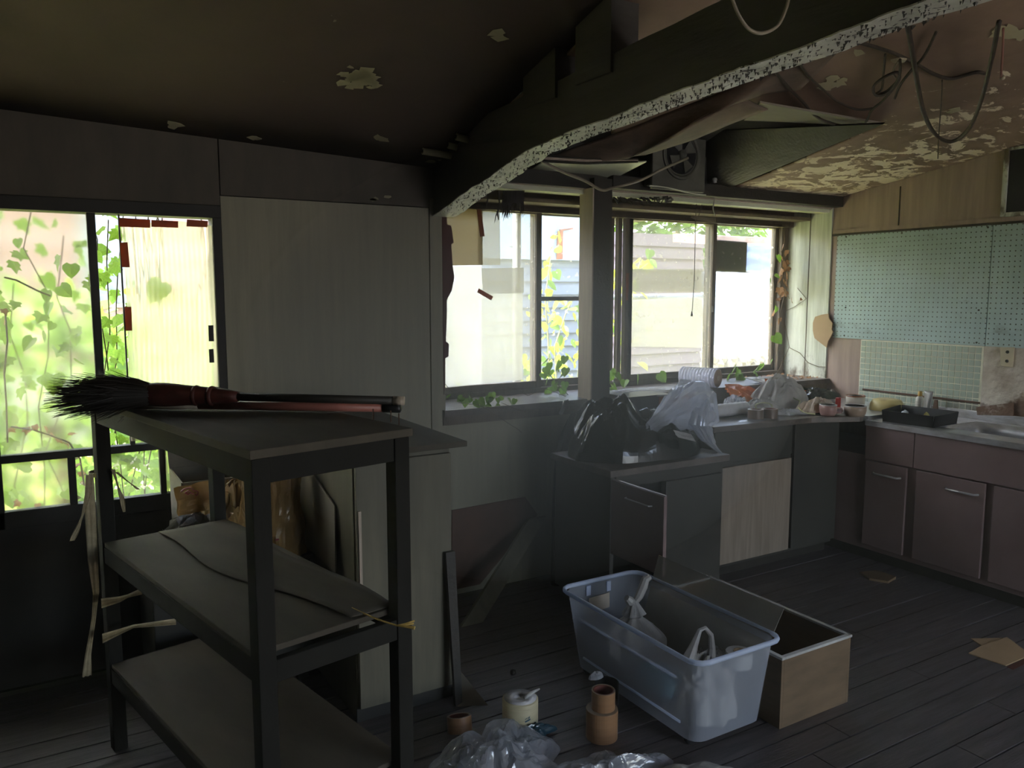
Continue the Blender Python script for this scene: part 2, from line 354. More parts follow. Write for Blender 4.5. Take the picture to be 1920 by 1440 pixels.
# roof above (what the hole shows); unseen eave added to keep sun off the windows
rf = struct('trim_1')
bx(XL, XR, YB+.005, YB+.12, GZ_, -.001).build('leak_stop', M['under'], wb); bx(XL, XR, YF-.12, YF, GZ_, -.001).build('leak_stop', M['under'], wf)  # boxes added under the walls to stop light leaking in at floor level
MB().prism([(XL-.3, YB+.72, 2.15), (XR+.4, YB+.72, 2.15), (XR+.4, YF-.6, 3.55), (XL-.3, YF-.6, 3.55)], (0, 0, .06)).build('roof_board', M['dark_wood'], rf)
bx(XL, XR, YB+.06, YB+.10, 2.10, 2.55).build('gable_board', M['dark_wood'], rf)
# slanting attic board seen in the hole, its pale upper edge
q0, q1, q2, q3 = at(1326, 352, 1, 3.44), at(1362, 353, 1, 3.42), at(1658, 231, 2, 2.20), at(1326, 245, 2, 2.36)
MB().grid(lambda u, v: q0.lerp(q1, u).lerp(q3.lerp(q2, u), v), 8, 8).build('attic_board', M['dark_wood'], rf, solid=.012)
a_, b_ = at(1425, 193, 2, 2.26), at(1652, 232, 2, 2.235); c_, d_ = at(1640, 236, 2, 2.28), at(1395, 226, 2, 2.34)
MB().prism([a_, b_, c_, d_], (0, 0, .008)).build('pale_batten', M['grey_card'], rf)

# wall plates, bay head, sill
t2 = struct('trim_2')
bx(2.62, XR, YB-.07, YB+.02, 2.035, 2.10).build('wall_plate', M['dark_wood'], t2)
bx(1.66, 2.62, YB-.02, YB+.05, 2.03, 2.10).build('wall_plate', M['dark_wood'], t2)
bx(1.66, XR, YB, YW+.1, 2.028, 2.05).build('bay_soffit', M['tan_wood'], t2)
bx(1.66, XR-.012, YB+.02, YB+.10, 2.005, 2.03).build('bay_head_strip', M['soffit'], t2)
bx(1.66, XR-.012, YB+.16, YW, 1.965, 1.985).build('bay_head_strip', M['frame'], t2)
bx(1.66, XR-.012, YB+.30, YW+.06, 1.93, 2.03).build('bay_head_board', M['frame'], t2)
t3 = struct('trim_3')
bx(1.66, 2.44, YB-.03, YW+.1, .905, .935).build('sill_board', M['cab_top'], t3)
bx(2.44, XR, YB-.03, YW+.1, .905, .935).build('sill_board', M['cab_top'], t3)
bx(1.66, XR, YB-.012, YB+.02, .86, .905).build('sill_apron', M['frame'], t3)
bx(1.64, 1.675, YB, YW+.1, .93, 2.03).build('bay_cheek', M['ply_dirty'], t3)
bx(1.64, XR+.1, YW-.1, YW+.1, .6, .905).build('bay_underside', M['ply_dirty'], t3)
# post in the bay opening
t4 = struct('trim_4')
bx(2.505, 2.622, YB-.06, YB+.055, .93, 2.08).build('post', M['dark_wood'], t4)
bx(2.497, 2.505, YB-.06, YB+.055, .93, 2.03).build('post_lit_face', M['tan_wood'], t4)  # light on the post's left side, painted as a paler face
t5 = struct('trim_5')      # soffit board, green light in its colour, with the sagging cord, above the post
P5 = [at(958, 342, 2, 2.07), at(1018, 305, 2, 2.12), at(1105, 309, 2, 2.13), at(1212, 304, 2, 2.14), at(1140, 341, 2, 2.08), at(1078, 350, 2, 2.06)]
MB().prism(P5, (0, 0, .006)).build('soffit_board', M['soffit'], t5)
for dz, m_ in ((.02, 'dark_wood'), (.012, 'tan_wood'), (.0, 'dark_wood')):
    MB().tube([at(1018, 302-dz*500, 1, 3.0), at(1100, 306-dz*400, 1, 3.0), at(1195, 303-dz*200, 1, 3.05)], .006, 5).build('batten', M[m_], t5)

# beam: curved log, sooty flank, flaking underside
t6 = struct('trim_6')
def bz(Y):
    pts = [(3.60, 1.83), (3.37, 1.868), (3.05, 1.935), (2.75, 1.998), (2.60, 2.028), (2.35, 2.048), (1.8, 2.073), (1.1, 2.098), (0, 2.13), (-2.8, 2.20)]
    for (a, za), (b, zb) in zip(pts, pts[1:]):
        if a >= Y >= b: return za+(zb-za)*(a-Y)/(a-b)
    return pts[0][1]
def bt(Y): return min(bz(Y)+.36, 2.235+.045*(2.4-Y)) if Y < 3 else min(bz(Y)+.36, 2.19-.16*(Y-3))
Ys = [3.43-.06*i for i in range(104)]
X0, X1 = 1.62, 1.72
bm = MB()
n = len(Ys)
wob = lambda Y, s: .008*noise.noise(Vector((Y*4, s, 0)))
vsb = []
for Y in Ys:
    vsb += [(X0+wob(Y, 1), Y, bz(Y)+wob(Y, 2)), (X0+wob(Y, 3), Y, bt(Y)+wob(Y, 6)), (X1, Y, bt(Y)), (X1+wob(Y, 5), Y, bz(Y)+wob(Y, 2))]
bm.add(vsb, [(i*4+j, (i+1)*4+j, (i+1)*4+(j+1) % 4, i*4+(j+1) % 4) for i in range(n-1) for j in range(3)]+[(0, 1, 2, 3), (n*4-4, n*4-1, n*4-2, n*4-3)])
bm.build('beam_log', M['beam_face'], t6)
def under(u, v):
    Y = 3.43-6.1*u
    e = .012*noise.noise(Vector((Y*14, v*3, 2)))
    return (X0-.004+(X1-X0+.010)*v+e*(1 if v in (0, 1) else 0), Y, bz(Y)-.004+wob(Y, 2)-.004*abs(noise.noise(Vector((Y*20, v*8, 0)))))
MB().grid(under, 260, 5).build('flaking_underside', M['beam_under'], t6, solid=.004)
cm = MB(); rc = random.Random(5)
for _ in range(900):
    u = rc.random()**.8; Y = 3.40-2.6*u; X = rc.uniform(X0-.004, X1+.004); z = bz(Y)-.007; r_ = rc.uniform(.0012, .0040)*rc.choice((.6, 1, 1.2))
    cm.add([(X-r_, Y, z), (X+r_*rc.uniform(-1, 1), Y-r_*rc.uniform(.5, 3), z-.001), (X+r_, Y+r_*rc.uniform(-1, 2), z), (X, Y+r_*.2, z-rc.uniform(.001, .012))], [(0, 1, 2), (0, 1, 3), (1, 2, 3), (0, 2, 3)])
cm.build('soot_flakes', M['beam_face'], t6)['kind'] = 'stuff'
for (pa, pb) in (((985, 180), (1045, 142)), ((1083, 126), (1150, 90))):
    Ya, Yb = at(*pa, 0, X0)[1], at(*pb, 0, X0)[1]
    bx(X0-.01, X1, Yb, Ya, bt(Ya)-.05, 2.66).build('strut', M['beam_face'], t6)
bx(X1+.12, X1+.135, .6, 2.14, 2.21, 2.315).build('ledge_board', M['tan_wood'], t6)
Yq = at(925, 215, 0, X0)[1]
# ---------------------------------------------------------------- windows
def bar(win, x0, x1, z0, z1, y0, y1, m='frame', n='frame_bar', **k): return bx(x0, x1, y0, y1, z0, z1).build(n, M[m], win, bevel=.002, **k)
w1 = struct('window_1')
y0, y1 = YB+.01, YB+.05
for (a, b_, c_, d_) in ((-1.0, -.155, 0, 0), ):
    pass
bar(w1, -1.02, .674, 1.795, 1.845, YB-.015, YB+.09, 'frame_dark', 'head_rail')
bar(w1, .640, .674, 0, 1.80, YB-.012, YB+.08, 'frame_dark', 'jamb')
bar(w1, -1.02, -.99, 0, 1.80, YB, YB+.08, 'frame_dark', 'jamb')
bx(-1.0, .64, YB-.012, YB-.008, 1.837, 1.842).build('light_edge', M['tan_wood'], w1)
for (x0, x1) in ((-.175, -.135), (.192, .222), (-.62, -.59)):
    bar(w1, x0, x1, .62, 1.80, y0, y1, 'frame_dark', 'stile')
bar(w1, -1.0, .64, .868, .897, y0, y1, 'frame_dark', 'muntin')
bar(w1, -1.0, .64, .62, .685, y0, y1, 'frame_dark', 'bottom_rail')
for (x0, x1, z0, z1) in ((.078, .105, .68, .87), (.402, .425, .68, .87), (.300, .318, .895, 1.04), (-.42, -.40, .68, .87)):
    bar(w1, x0, x1, z0, z1, y0+.004, y1-.004, 'frame_dark', 'muntin')
bx(-1.0, .64, YB+.02, YB+.035, 0, .62).build('door_panel', M['frame_dark'], w1)
bar(w1, .300, .306, .895, 1.795, YB+.015, YB+.03, 'frame_dark', 'muntin')
for (x0, x1, z0, z1, m_) in ((-.135, .192, .897, 1.795, 'frost'), (-.59, -.175, .897, 1.795, 'frost'), (-.99, -.62, .897, 1.795, 'frost'), (-.135, .078, .685, .868, 'frost'), (.105, .192, .685, .868, 'glass'),
                         (.222, .402, .685, .868, 'glass'), (.425, .64, .685, .868, 'frost'), (.318, .64, .897, 1.04, 'frost'), (-.99, -.175, .685, .868, 'frost')):
    bx(x0, x1, YB+.027, YB+.031, z0, z1).build('glass_pane', M[m_], w1)
# yellowed plastic sheet taped over the right sash
ps = thing('plastic_sheet', 'yellowed ribbed plastic sheet taped over the right part of the left window', 'plastic sheet', (.47, YB+.012, .92))
def sheet(u, v):
    X = .308+.334*u; Z = 1.772-.86*v
    return (X+.006*math.sin(v*5), YB+.010+.0012*math.sin(u*110)*.5+.004*noise.noise(Vector((u*3, v*3, 1))), Z-.006*math.sin(u*8)*(1-v))
MB().grid(sheet, 120, 8).build('ribbed_sheet', M['film'], ps, smooth=True)
for (p, q) in (((224, 408), (283, 427)), ((284, 412), (335, 427)), ((351, 411), (391, 426)), ((225, 455), (242, 501)), ((234, 575), (249, 620)), ((391, 610), (402, 640)), ((392, 655), (402, 680))):
    a, b_ = at(*p, 1, YB-.004), at(*q, 1, YB-.004)
    k_ = rnd.uniform(-.004, .004)
    MB().prism([(a.x, YB+.002, a.z), (b_.x, YB+.002, a.z+k_), (b_.x+k_, YB+.002, b_.z), (a.x+k_, YB+.002, b_.z)], (0, .0015, 0)).build('tape_strip', M['tape_orange' if p[0] < 390 else 'frame_dark'], ps)

def WX(px, py=560, Y=YW): return at(px, py, 1, Y)[0]
w2 = struct('window_2'); w3 = struct('window_3')
ZT, ZB = 1.955, .985
bar(w2, 1.675, 2.62, .935, .962, YW-.03, YW+.06, n='track'); bar(w3, 2.6, XR-.012, .935, .962, YW-.03, YW+.06, n='track')
bar(w2, 1.675, 2.62, ZT, 2.0, YW-.03, YW+.06, n='head'); bar(w3, 2.6, XR-.012, ZT, 2.0, YW-.03, YW+.06, n='head')
bar(w3, XR-.075, XR-.012, .96, ZT, YW-.02, YW+.05, n='jamb')
def sash(win, xa, xb, yy, st, gl, mid=None, nm='sash'):
    a, b_ = xa, xb
    bar(win, a, a+st, .962, ZT, yy, yy+.03, n='stile'); bar(win, b_-st, b_, .962, ZT, yy, yy+.03, n='stile')
    bar(win, a+st, b_-st, .962, 1.0, yy, yy+.03, n='bottom_rail'); bar(win, a+st, b_-st, ZT-.03, ZT, yy, yy+.03, n='top_rail')
    if mid: bar(win, a+st, b_-st, mid-.012, mid+.012, yy+.004, yy+.026, n='muntin')
    bx(a+st, b_-st, yy+.013, yy+.016, 1.0, ZT-.03).build('glass_pane', M[gl], win)
x978, x1012 = WX(980), WX(1008)
sash(w2, 1.72, WX(1012), YW-.02, .035, 'glass_dirty')
sash(w2, WX(996, Y=YW+.03), 2.98, YW+.015, .03, 'glass', mid=at(1040, 560, 1, YW+.02)[2])
xs1 = WX(1156); xs2 = WX(1180)
bar(w3, xs1, xs1+.03, .962, ZT, YW-.01, YW+.02, n='stile')
bar(w3, xs1+.042, xs2, .962, ZT, YW-.025, YW+.005, n='stile')
sash(w3, xs2-.028, WX(1336), YW-.025, .030, 'glass_dirty')
sash(w3, WX(1322, Y=YW+.03), XR-.07, YW+.015, .030, 'glass')
bx(WX(1330)-.006, WX(1330)+.006, YW-.045, YW-.025, 1.37, 1.41).build('latch', M['dark_wood'], w3)
# torn paper edge hanging at the left of the bay
tp = [(833, 400), (838, 402), (838, 421), (846, 423), (851, 455), (846, 458), (849, 500), (852, 520), (847, 545), (838, 562), (838, 590), (836, 640), (842, 645), (841, 668), (835, 672), (835, 715), (833, 740)]
pt = [at(x, y, 1, YB-.008) for x, y in tp]
mbt = MB(); 
for a, b_ in zip(pt, pt[1:]):
    L_ = 1.665; mbt.prism([(L_, a.y, a.z), a, b_, (L_, b_.y, b_.z)], (0, .003, 0))
solo('torn_paper_edge', 'brown torn paper edge hanging along the left side of the bay window', 'torn paper', mbt, M['red_dark'])

# patches and tape on the bay glass
def patch(name, label, cat, pts, Y, m, th=.003, group=None):
    P = [at(x, y, 1, Y) for x, y in pts]; mb = MB().prism(P, (0, th, 0)); return solo(name, label, cat, mb, m, group)
M['beige_paper'] = mat('beige translucent card', (.55, .47, .30), .7, col2=(.45, .38, .24), scale=3, transl=.55, thin=.10)
M['grey_paper'] = mat('grey translucent card', (.60, .57, .46), .7, amt=.12, scale=3, transl=.6, thin=.42)
M['olive_board'] = mat('olive grey board', (.17, .17, .12), .7, amt=.25)
M['film_w'] = mat('milky film', (.86, .84, .74), .4, transl=.75, thin=.5, amt=.15, scale=3)
patch('paper_sheet', 'large beige paper sheet taped on upper left bay glass', 'paper', [(830, 385), (905, 385), (905, 497), (830, 498)], YW-.028, M['beige_paper'])
patch('paper_sheet', 'darker beige paper strip overlapping behind the large beige sheet', 'paper', [(896, 386), (937, 386), (938, 497), (896, 497)], YW-.024, M['grey_paper'])
patch('paper_sheet', 'grey speckled paper band across the middle of left bay glass', 'paper', [(904, 503), (982, 502), (982, 549), (906, 551)], YW-.028, M['grey_paper'])
patch('film_sheet', 'milky film over the lower left bay glass', 'film', [(830, 500), (903, 500), (905, 551), (980, 548), (980, 712), (830, 728)], YW-.030, M['film_w'])
patch('tape_strip', 'long orange brown tape strip hanging on the beige paper', 'tape', [(893, 383), (900, 383), (909, 443), (901, 444)], YW-.036, M['tape_orange'])
patch('tape_strip', 'short tilted orange tape strip in middle of left bay glass', 'tape', [(898, 541), (925, 556), (921, 563), (895, 548)], YW-.036, M['tape_orange'])
patch('tape_strip', 'narrow upright orange tape strip on the stile beside the black post', 'tape', [(1175, 512), (1180, 512), (1178, 563), (1174, 563)], YW-.034, M['tape_orange'])
patch('film_sheet', 'cream film over the lower middle of the pane right of the post', 'film', [(1179, 563), (1318, 557), (1318, 652), (1176, 650)], YW-.006, M['film_w'])
patch('paper_sheet', 'grey speckled paper band on the pane right of the post', 'paper', [(1181, 504), (1320, 504), (1320, 547), (1180, 547)], YW-.004, M['grey_paper'])
patch('board', 'small olive grey board fixed on upper left of the right clear pane', 'board', [(1337, 449), (1401, 454), (1399, 511), (1336, 508)], YW+.04, M['olive_board'], .006)
# ================================================================= wooden rack with three shelves
RK = math.radians(12.0)
rk = thing('storage_rack', 'dark wooden rack with three shelves standing at the left, a broom on its top', 'rack', (.375, 1.70, 0), RK)
RM = Matrix.Translation((.375, 1.70, 0)) @ Matrix.Rotation(RK, 4, 'Z')
W_, L_ = .405, 1.15
def rbox(n, m, *a, bevel=.002, **k): return bx(*a).build(n, M[m], rk, world=False, bevel=bevel, **k)
for (x, y) in ((0, 0), (W_-.042, 0), (0, L_-.042), (W_-.042, L_-.042)):
    rbox('leg', 'rack', x, x+.042, y, y+.042, 0, 1.148)
rbox('top_board', 'rack_top', -.006, W_+.006, -.008, L_+.008, 1.150, 1.170)
for z0, z1, n_ in ((1.092, 1.150, 'apron'), (.640, .692, 'shelf_rail'), (.235, .287, 'shelf_rail')):
    rbox(n_, 'rack', .042, W_-.042, .004, .026, z0, z1); rbox(n_, 'rack', .042, W_-.042, L_-.026, L_-.004, z0, z1)
    rbox(n_, 'rack', .004, .026, .042, L_-.042, z0, z1); rbox(n_, 'rack', W_-.026, W_-.004, .042, L_-.042, z0, z1)
rbox('shelf_board', 'rack_top', .006, W_-.006, .043, L_-.043, .693, .708)
rbox('shelf_board', 'rack_top', .006, W_-.006, .043, L_-.043, .288, .302)
# the loose hardboard on the middle shelf, with a wavy edge
def loose(u, v):
    x = .16+.015*math.sin(v*9)+(.385-.16)*u+.10*(1-v)*(1-u)-.04*math.sin(v*3.1)*(1-u); return (x, .05+1.03*v, .7115+.004*(1-u)**3)
MB().grid(loose, 8, 30).build('loose_sheet', M['rack_top'], rk, world=False, smooth=True, solid=.004)
for i, (px, py) in enumerate(((700, 785), (733, 789), (748, 794))):
    p = at(px, py, 2, 1.171)
    MB().tube([p-Vector((0, 0, .004)), p+Vector((0, 0, .026))], .0016, 6).build('nail', M['rust'], rk, world=False)
for o in [o for o in rk.children if o.name.startswith('nail')]:
    o.data.transform(RM.inverted())

# ---- broom and poles lying on the rack
A = Vector((.845, 1.985, 1.208)); B = Vector((.175, 2.50, 1.215)); D = (B-A).normalized()
br = thing('broom', 'black-bristled broom with dark shaft lying across the rack top', 'broom', tuple((A+B)/2))
MB().tube([A, A+D*.03], .0125, 12).build('shaft_tip', M['tan_wood'], br, smooth=True)
MB().tube([A+D*.03, A+D*.50], .0115, 12).build('shaft', M['frame_dark'], br, smooth=True)
SD = Vector((D.y, -D.x, 0))
pts = [A+D*(.47+.03*i) for i in range(10)]
MB().tube(pts, [.014, .018, .022, .025, .027, .029, .032, .034, .034, .03], 14).build('binding', M['red_dark'], br, smooth=True)
for i in range(5):
    MB().lathe([(.0265+.001*i, 0), (.0285+.001*i, .006), (.0265+.001*i, .012)], n=16, M=Matrix.Translation(A+D*(.54+.045*i)) @ D.to_track_quat('Z', 'Y').to_matrix().to_4x4()).build('cord_ring', M['red_dark'], br, smooth=True)
mb = MB(); H0 = A+D*.76
for i in range(900):
    a = rnd.uniform(0, 6.283); r = math.sqrt(rnd.random())
    p0 = H0+SD*.030*r*math.cos(a)+Vector((0, 0, .026*r*math.sin(a)))-D*.05
    L = rnd.uniform(.16, .34)*(1-.25*r)
    sp = Vector((0, 0, .032*math.sin(a)*r))+SD*.10*r*math.cos(a)
    j = Vector((rnd.gauss(0, .010), rnd.gauss(0, .010), rnd.gauss(0, .010)-.025*rnd.random()))
    p1 = p0+D*L*.55+sp*.6; p2 = p0+D*L+sp*1.1+j
    p2.z = max(p2.z, 1.12) ; 
    mb.tube([p0, p1, p2], [.0016, .0014, .0005], 3, cap=False)
mb.build('bristles', M['bristle'], br)['kind'] = 'stuff'
A2 = at(752, 765, 2, 1.186); B2 = at(238, 757, 2, 1.186); D2 = (B2-A2).normalized()
pk = thing('pole', 'faded pink pole with black end cap lying beside the broom on the rack', 'pole', tuple((A2+B2)/2))
Ln = (B2-A2).length
MB().tube([A2, A2+D2*.003, A2+D2*.05], [.009, .0135, .0135], 14).build('end_cap', M['black'], pk, smooth=True)
MB().tube([A2+D2*.05, A2+D2*(Ln*.73)], .0120, 14).build('pole_shaft', M['pink'], pk, smooth=True)
MB().tube([A2+D2*(Ln*.73), A2+D2*(Ln*.80), A2+D2*Ln], [.0118, .0145, .0145], 14).build('wooden_end', M['tan_wood'], pk, smooth=True)
# ---- twine on the far left leg and other leg
YT = 2.79
def ribbon(pts, w, Y, seed=0):
    P = [at(x, y, 1, Y) for x, y in pts]; 
    def f(u, v):
        k = v*(len(P)-1); i = min(int(k), len(P)-2); p = P[i].lerp(P[i+1], k-i)
        return (p.x+(u-.5)*w*(1+.4*math.sin(v*7+seed)), p.y+.004*math.sin(u*14+v*9+seed), p.z)
    return MB().grid(f, 6, 24)
tw = thing('twine', 'straw coloured twine tied around the far left rack leg, ends hanging down', 'twine', tuple(at(172, 880, 1, YT)))
ribbon([(168, 890), (169, 950), (174, 1050), (180, 1110), (176, 1160), (165, 1230), (163, 1268)], .022, YT).build('hanging_strand', M['twine'], tw, smooth=True)
ribbon([(165, 925), (155, 965), (146, 990), (135, 1014)], .012, YT, 2).build('hanging_strand', M['twine'], tw, smooth=True)
ribbon([(212, 880), (222, 915), (229, 935), (233, 960)], .010, YT-.02, 3).build('hanging_strand', M['twine'], tw, smooth=True)
ribbon([(218, 885), (240, 903), (260, 918)], .007, YT-.02, 1).build('hanging_strand', M['twine'], tw, smooth=True)
for k_ in range(4):
    c = at(189, 884+2*k_, 1, 2.835); MB().lathe([(.034, -.002), (.0365, 0), (.034, .002)], c=c, n=18, closed=True).build('wrapped_turn', M['twine'], tw, smooth=True)
for i, pts in enumerate([[(190, 1132), (225, 1124), (240, 1118), (266, 1109)], [(192, 1198), (222, 1186), (250, 1175), (330, 1166)]]):
    P = [at(x, y, 1, 2.72) for x, y in pts]
    def f(u, v, P=P):
        k = v*3; j = min(int(k), 2); p = P[j].lerp(P[j+1], k-j); wv = (.030, .018, .010, .020)[j]*(1-(k-j))+(.030, .018, .010, .020)[j+1]*(k-j)
        return (p.x, p.y+.005*math.sin(u*20), p.z+(u-.5)*wv)
    solo('straw_wisp', ['frayed straw strip sticking out sideways, the upper one beside the far left rack leg', 'frayed straw strip sticking out sideways, the lower one beside the far left rack leg'][i], 'straw', MB().grid(f, 8, 18), M['twine'], 'straw strips by the rack')
mb = MB(); p0 = at(745, 1173, 2, .712)
for dx, dy in ((32, -9), (31, -4), (33, 3), (32, 6)): mb.tube([p0, p0.lerp(at(745+dx*.5, 1173+dy*.4, 2, .716), 1), at(745+dx, 1173+dy, 2, .718)], .0022, 5)
mb.tube([at(660, 1140, 2, .714), at(700, 1158, 2, .714), at(722, 1166, 2, .714), p0], .0022, 5)
solo('yellow_string', 'frayed yellow string end tied at the near right rack leg', 'string', mb, mat('yellow string', (.80, .55, .16), .7))

# ================================================================= behind the rack: chest, boxes, bags
def bagblob(cx, cy, z0, rx, ry, h, seed, flat=.5, amp=.3, nu=40, nv=20, top=0.):
    def f(u, v):
        a = u*2*math.pi; r = math.sin(v*math.pi/2)**flat if v < 1 else 1
        zz = h*(1-v**2.2) if v < 1 else 0
        q = Vector((math.cos(a), math.sin(a), v*2)); d = 1+amp*(rid(q, 1.6, seed)-.5)+amp*.5*(rid(q, 4., seed)-.5)
        return (cx+rx*r*d*math.cos(a), cy+ry*r*d*math.sin(a), z0+max(0, zz*(1+amp*.7*(rid(q, 2.4, seed+3)-.5))))
    return MB().grid(f, nu, nv)
ch = thing('low_chest', 'low dark chest against the wall behind the rack', 'chest', (.58, 3.16, 0))
bx(.30, .86, 2.96, 3.42, .06, .48).build('body', M['cab_dark'], ch, bevel=.004); bx(.29, .87, 2.95, 3.42, .48, .50).build('lid', M['cab_top'], ch, bevel=.003)
for x in (.32, .82): 
    for y in (2.98, 3.38): bx(x-.02, x+.02, y-.02, y+.02, 0, .06).build('foot', M['cab_dark'], ch)
bxo = thing('cardboard_box', 'open grey-brown cardboard box standing behind the plastic bags', 'box', (.57, 3.24, .50))
for a in ((.43, .43+.006, 3.10, 3.40, .50, .80), (.70, .706, 3.10, 3.40, .50, .80), (.43, .706, 3.395, 3.40, .50, .80), (.43, .706, 3.10, 3.105, .50, .80)):
    bx(*a).build('side', M['grey_card'], bxo)
bx(.43, .706, 3.10, 3.40, .50, .506).build('bottom', M['grey_card'], bxo)
MB().prism([(.43, 3.40, .80), (.706, 3.40, .80), (.71, 3.415, .872), (.428, 3.415, .872)], (0, .005, 0)).build('flap', M['grey_card'], bxo)
M['yellow_bag'] = mat('yellowish translucent bag', (.62, .42, .18), .25, transl=.45, bump=.5, bscale=25, coat=.4, amt=.25)
b1 = solo('plastic_bag', 'crumpled white plastic bag sagging at the far end of the rack', 'bag', bagblob(.455, 2.99, .50, .12, .06, .19, 4), M['white_bag'], solid=.001)
b2 = thing('plastic_bag', 'yellowish folded plastic bag printed with a red mark, on the white bag', 'bag', (.45, 3.02, .70))
def foldbag(u, v):
    X = .40+.15*u; Z = .705+.085*v+.018*u
    return (X+.006*noise.noise(Vector((u*3, v*3, 2))), 2.99+.018*noise.noise(Vector((u*4, v*3, 5)))-.01*math.sin(v*3)+.05*v*v, Z)
MB().grid(foldbag, 24, 14).build('bag_front', M['yellow_bag'], b2, solid=.001); 
def foldback(u, v): p = foldbag(u, v); return (p[0], p[1]+.035*math.sin(min(1, v*1.2)*1.5), p[2])
MB().grid(foldback, 24, 14).build('bag_back', M['yellow_bag'], b2, solid=.001)
redm = mat('red print', (.30, .025, .03), .5)
def stroke(pts, r=.0028, Y=2.970): return [at(x, y, 1, Y) for x, y in pts]
mb = MB()
for s in ([(339, 922), (345, 917), (352, 915), (358, 914)], [(347, 924), (353, 920), (358, 923), (353, 927), (347, 924)], [(360, 916), (363, 921), (366, 920), (371, 922), (370, 927), (366, 929)], [(358, 925), (364, 926)]):
    mb.tube(stroke(s), .0028, 4)
mb.build('red_mark', redm, b2)
solo('plastic_bag', 'brown and white crumpled bag between the two far rack legs', 'bag', bagblob(.60, 3.03, .50, .11, .08, .265, 9, amp=.5), M['yellow_bag'], solid=.001)
b4 = thing('plastic_bag', 'tall yellow plastic bag with a pointed torn top, right of the near rack leg', 'bag', (.79, 2.99, .50))
def tall(u, v):
    a = u*2*math.pi; k = 1-.25*v+.1*math.sin(v*9)
    top = .36+.055*max(0, math.cos(a-.2))**3
    q = Vector((math.cos(a), math.sin(a), v*2)); d = 1+.25*(rid(q, 2, 4)-.5)
    return (.775+.075*k*d*math.cos(a), 3.00+.05*k*d*math.sin(a), .50+top*v)
MB().grid(tall, 44, 24).build('bag_body', M['yellow_bag'], b4, solid=.001)
pm = at(519, 1012, 1, 2.937); bx(pm.x-.006, pm.x+.008, 2.936, 2.938, pm.z-.003, pm.z+.004).build('red_mark', redm, b4)

# ---- pale cabinet against the wall right of the rack
pc = thing('tall_cabinet', 'pale beige cabinet standing right of the rack under an overhanging board', 'cabinet', (1.08, 2.98, 0))
bx(.895, 1.262, 2.56, 3.42, 0, .945).build('body', M['cab_pale'], pc, bevel=.003)
bx(.900, 1.258, 2.540, 2.558, .05, .925).build('door', M['cab_pale'], pc, bevel=.002)
bx(.89, 1.268, 2.55, 2.562, 0, .05).build('plinth', M['cab_dark'], pc)
bx(.86, 1.315, 2.52, 3.43, .946, .966).build('top_board', M['rack_top'], pc, bevel=.002)
bx(.905, .915, 2.533, 2.540, .48, .76).build('edge_strip', M['tan_wood'], pc)
solo('cardboard_flap', 'grey-brown cardboard panel leaning on the side of the pale cabinet', 'cardboard', MB().prism([(.878, 3.36, .50), (.878, 2.70, .50), (.888, 2.72, .74), (.892, 3.30, .88)], (-.005, 0, 0)), M['grey_card'])
lp = MB().prism([(1.235, 2.47, 0), (1.262, 2.47, 0), (1.262, 2.52, .565), (1.225, 2.52, .565)], (0, .018, 0))
solo('wood_stick', 'dark upright batten leaning on the corner of the pale cabinet', 'batten', lp, M['dark_wood'])
ml = MB().prism([at(853, 1245, 1, 2.60), at(858, 1325, 2, .002), at(915, 1322, 2, .002)], (.0, .004, .0))
solo('paper_scrap', 'pale translucent scrap lying beside the pale cabinet foot', 'scrap', ml, M['grey_card'])
# wall below the sill: red-brown board and leaning plank
solo('wall_board', 'red-brown board fixed low on the wall under the bay window', 'board', MB().prism([at(848, 957, 1, YB-.004), at(985, 932, 1, YB-.004), at(1008, 965, 1, YB-.004), (1.86, YB-.004, .03), (1.70, YB-.004, .03)], (0, .006, 0)), mat('red brown board', (.17, .085, .055), .7))
pl0, pl1 = at(885, 1172, 2, .0), at(1008, 972, 1, 3.40)
d = (pl1-pl0); s = Vector((.055, 0, 0))
solo('leaning_plank', 'grey plank leaning diagonally against the wall below the bay window', 'plank', MB().prism([pl0-s, pl0+s, pl1+s, pl1-s], (0, .015, .003)), M['cab_pale'])

# ================================================================= counters along the window wall
c1 = thing('base_cabinet', 'dark cabinet under the black bin bag with its left door hanging open', 'cabinet', (2.50, 2.97, 0))
bx(2.150, 2.170, 2.755, 3.19, .06, .688).build('side_panel', M['cab_dark'], c1); bx(2.815, 2.835, 2.755, 3.19, .06, .688).build('side_panel', M['cab_dark'], c1)
bx(2.170, 2.815, 3.172, 3.188, .06, .688).build('back_panel', M['cab_dark'], c1); bx(2.170, 2.815, 2.755, 3.172, .06, .08).build('bottom_panel', M['cab_dark'], c1)
bx(2.172, 2.815, 2.80, 3.18, 0, .06).build('plinth', M['frame_dark'], c1)
bx(2.170, 2.815, 2.74, 2.755, .635, .688).build('front_rail', M['cab_dark'], c1)
bx(2.46, 2.815, 2.738, 2.754, .09, .63).build('door', M['cab_dark'], c1, bevel=.002)
dr = bx(2.138, 2.156, 2.390, 2.736, .345, .680).build('door', M['mauve'], c1, bevel=.003, label='open door with a thin metal handle')
MB().tube([(2.136, 2.46, .625), (2.122, 2.465, .625), (2.122, 2.62, .625), (2.136, 2.625, .625)], .003, 6).build('handle', M['steel'], dr)
MB().tube([(2.147, 2.390, .682), (2.147, 2.736, .682)], .004, 6).build('edge_trim', M['steel'], dr)
bx(2.125, 2.85, 2.725, 3.20, .689, .72).build('counter_top', M['cab_top'], c1, bevel=.003)
c2 = thing('base_cabinet', 'dark cabinet with a bare plywood door, under the pile of bags and rolls', 'cabinet', (3.2, 3.1, 0))
bx(2.93, 3.90, 2.93, 3.42, .06, .79).build('body', M['cab_dark'], c2, bevel=.003)
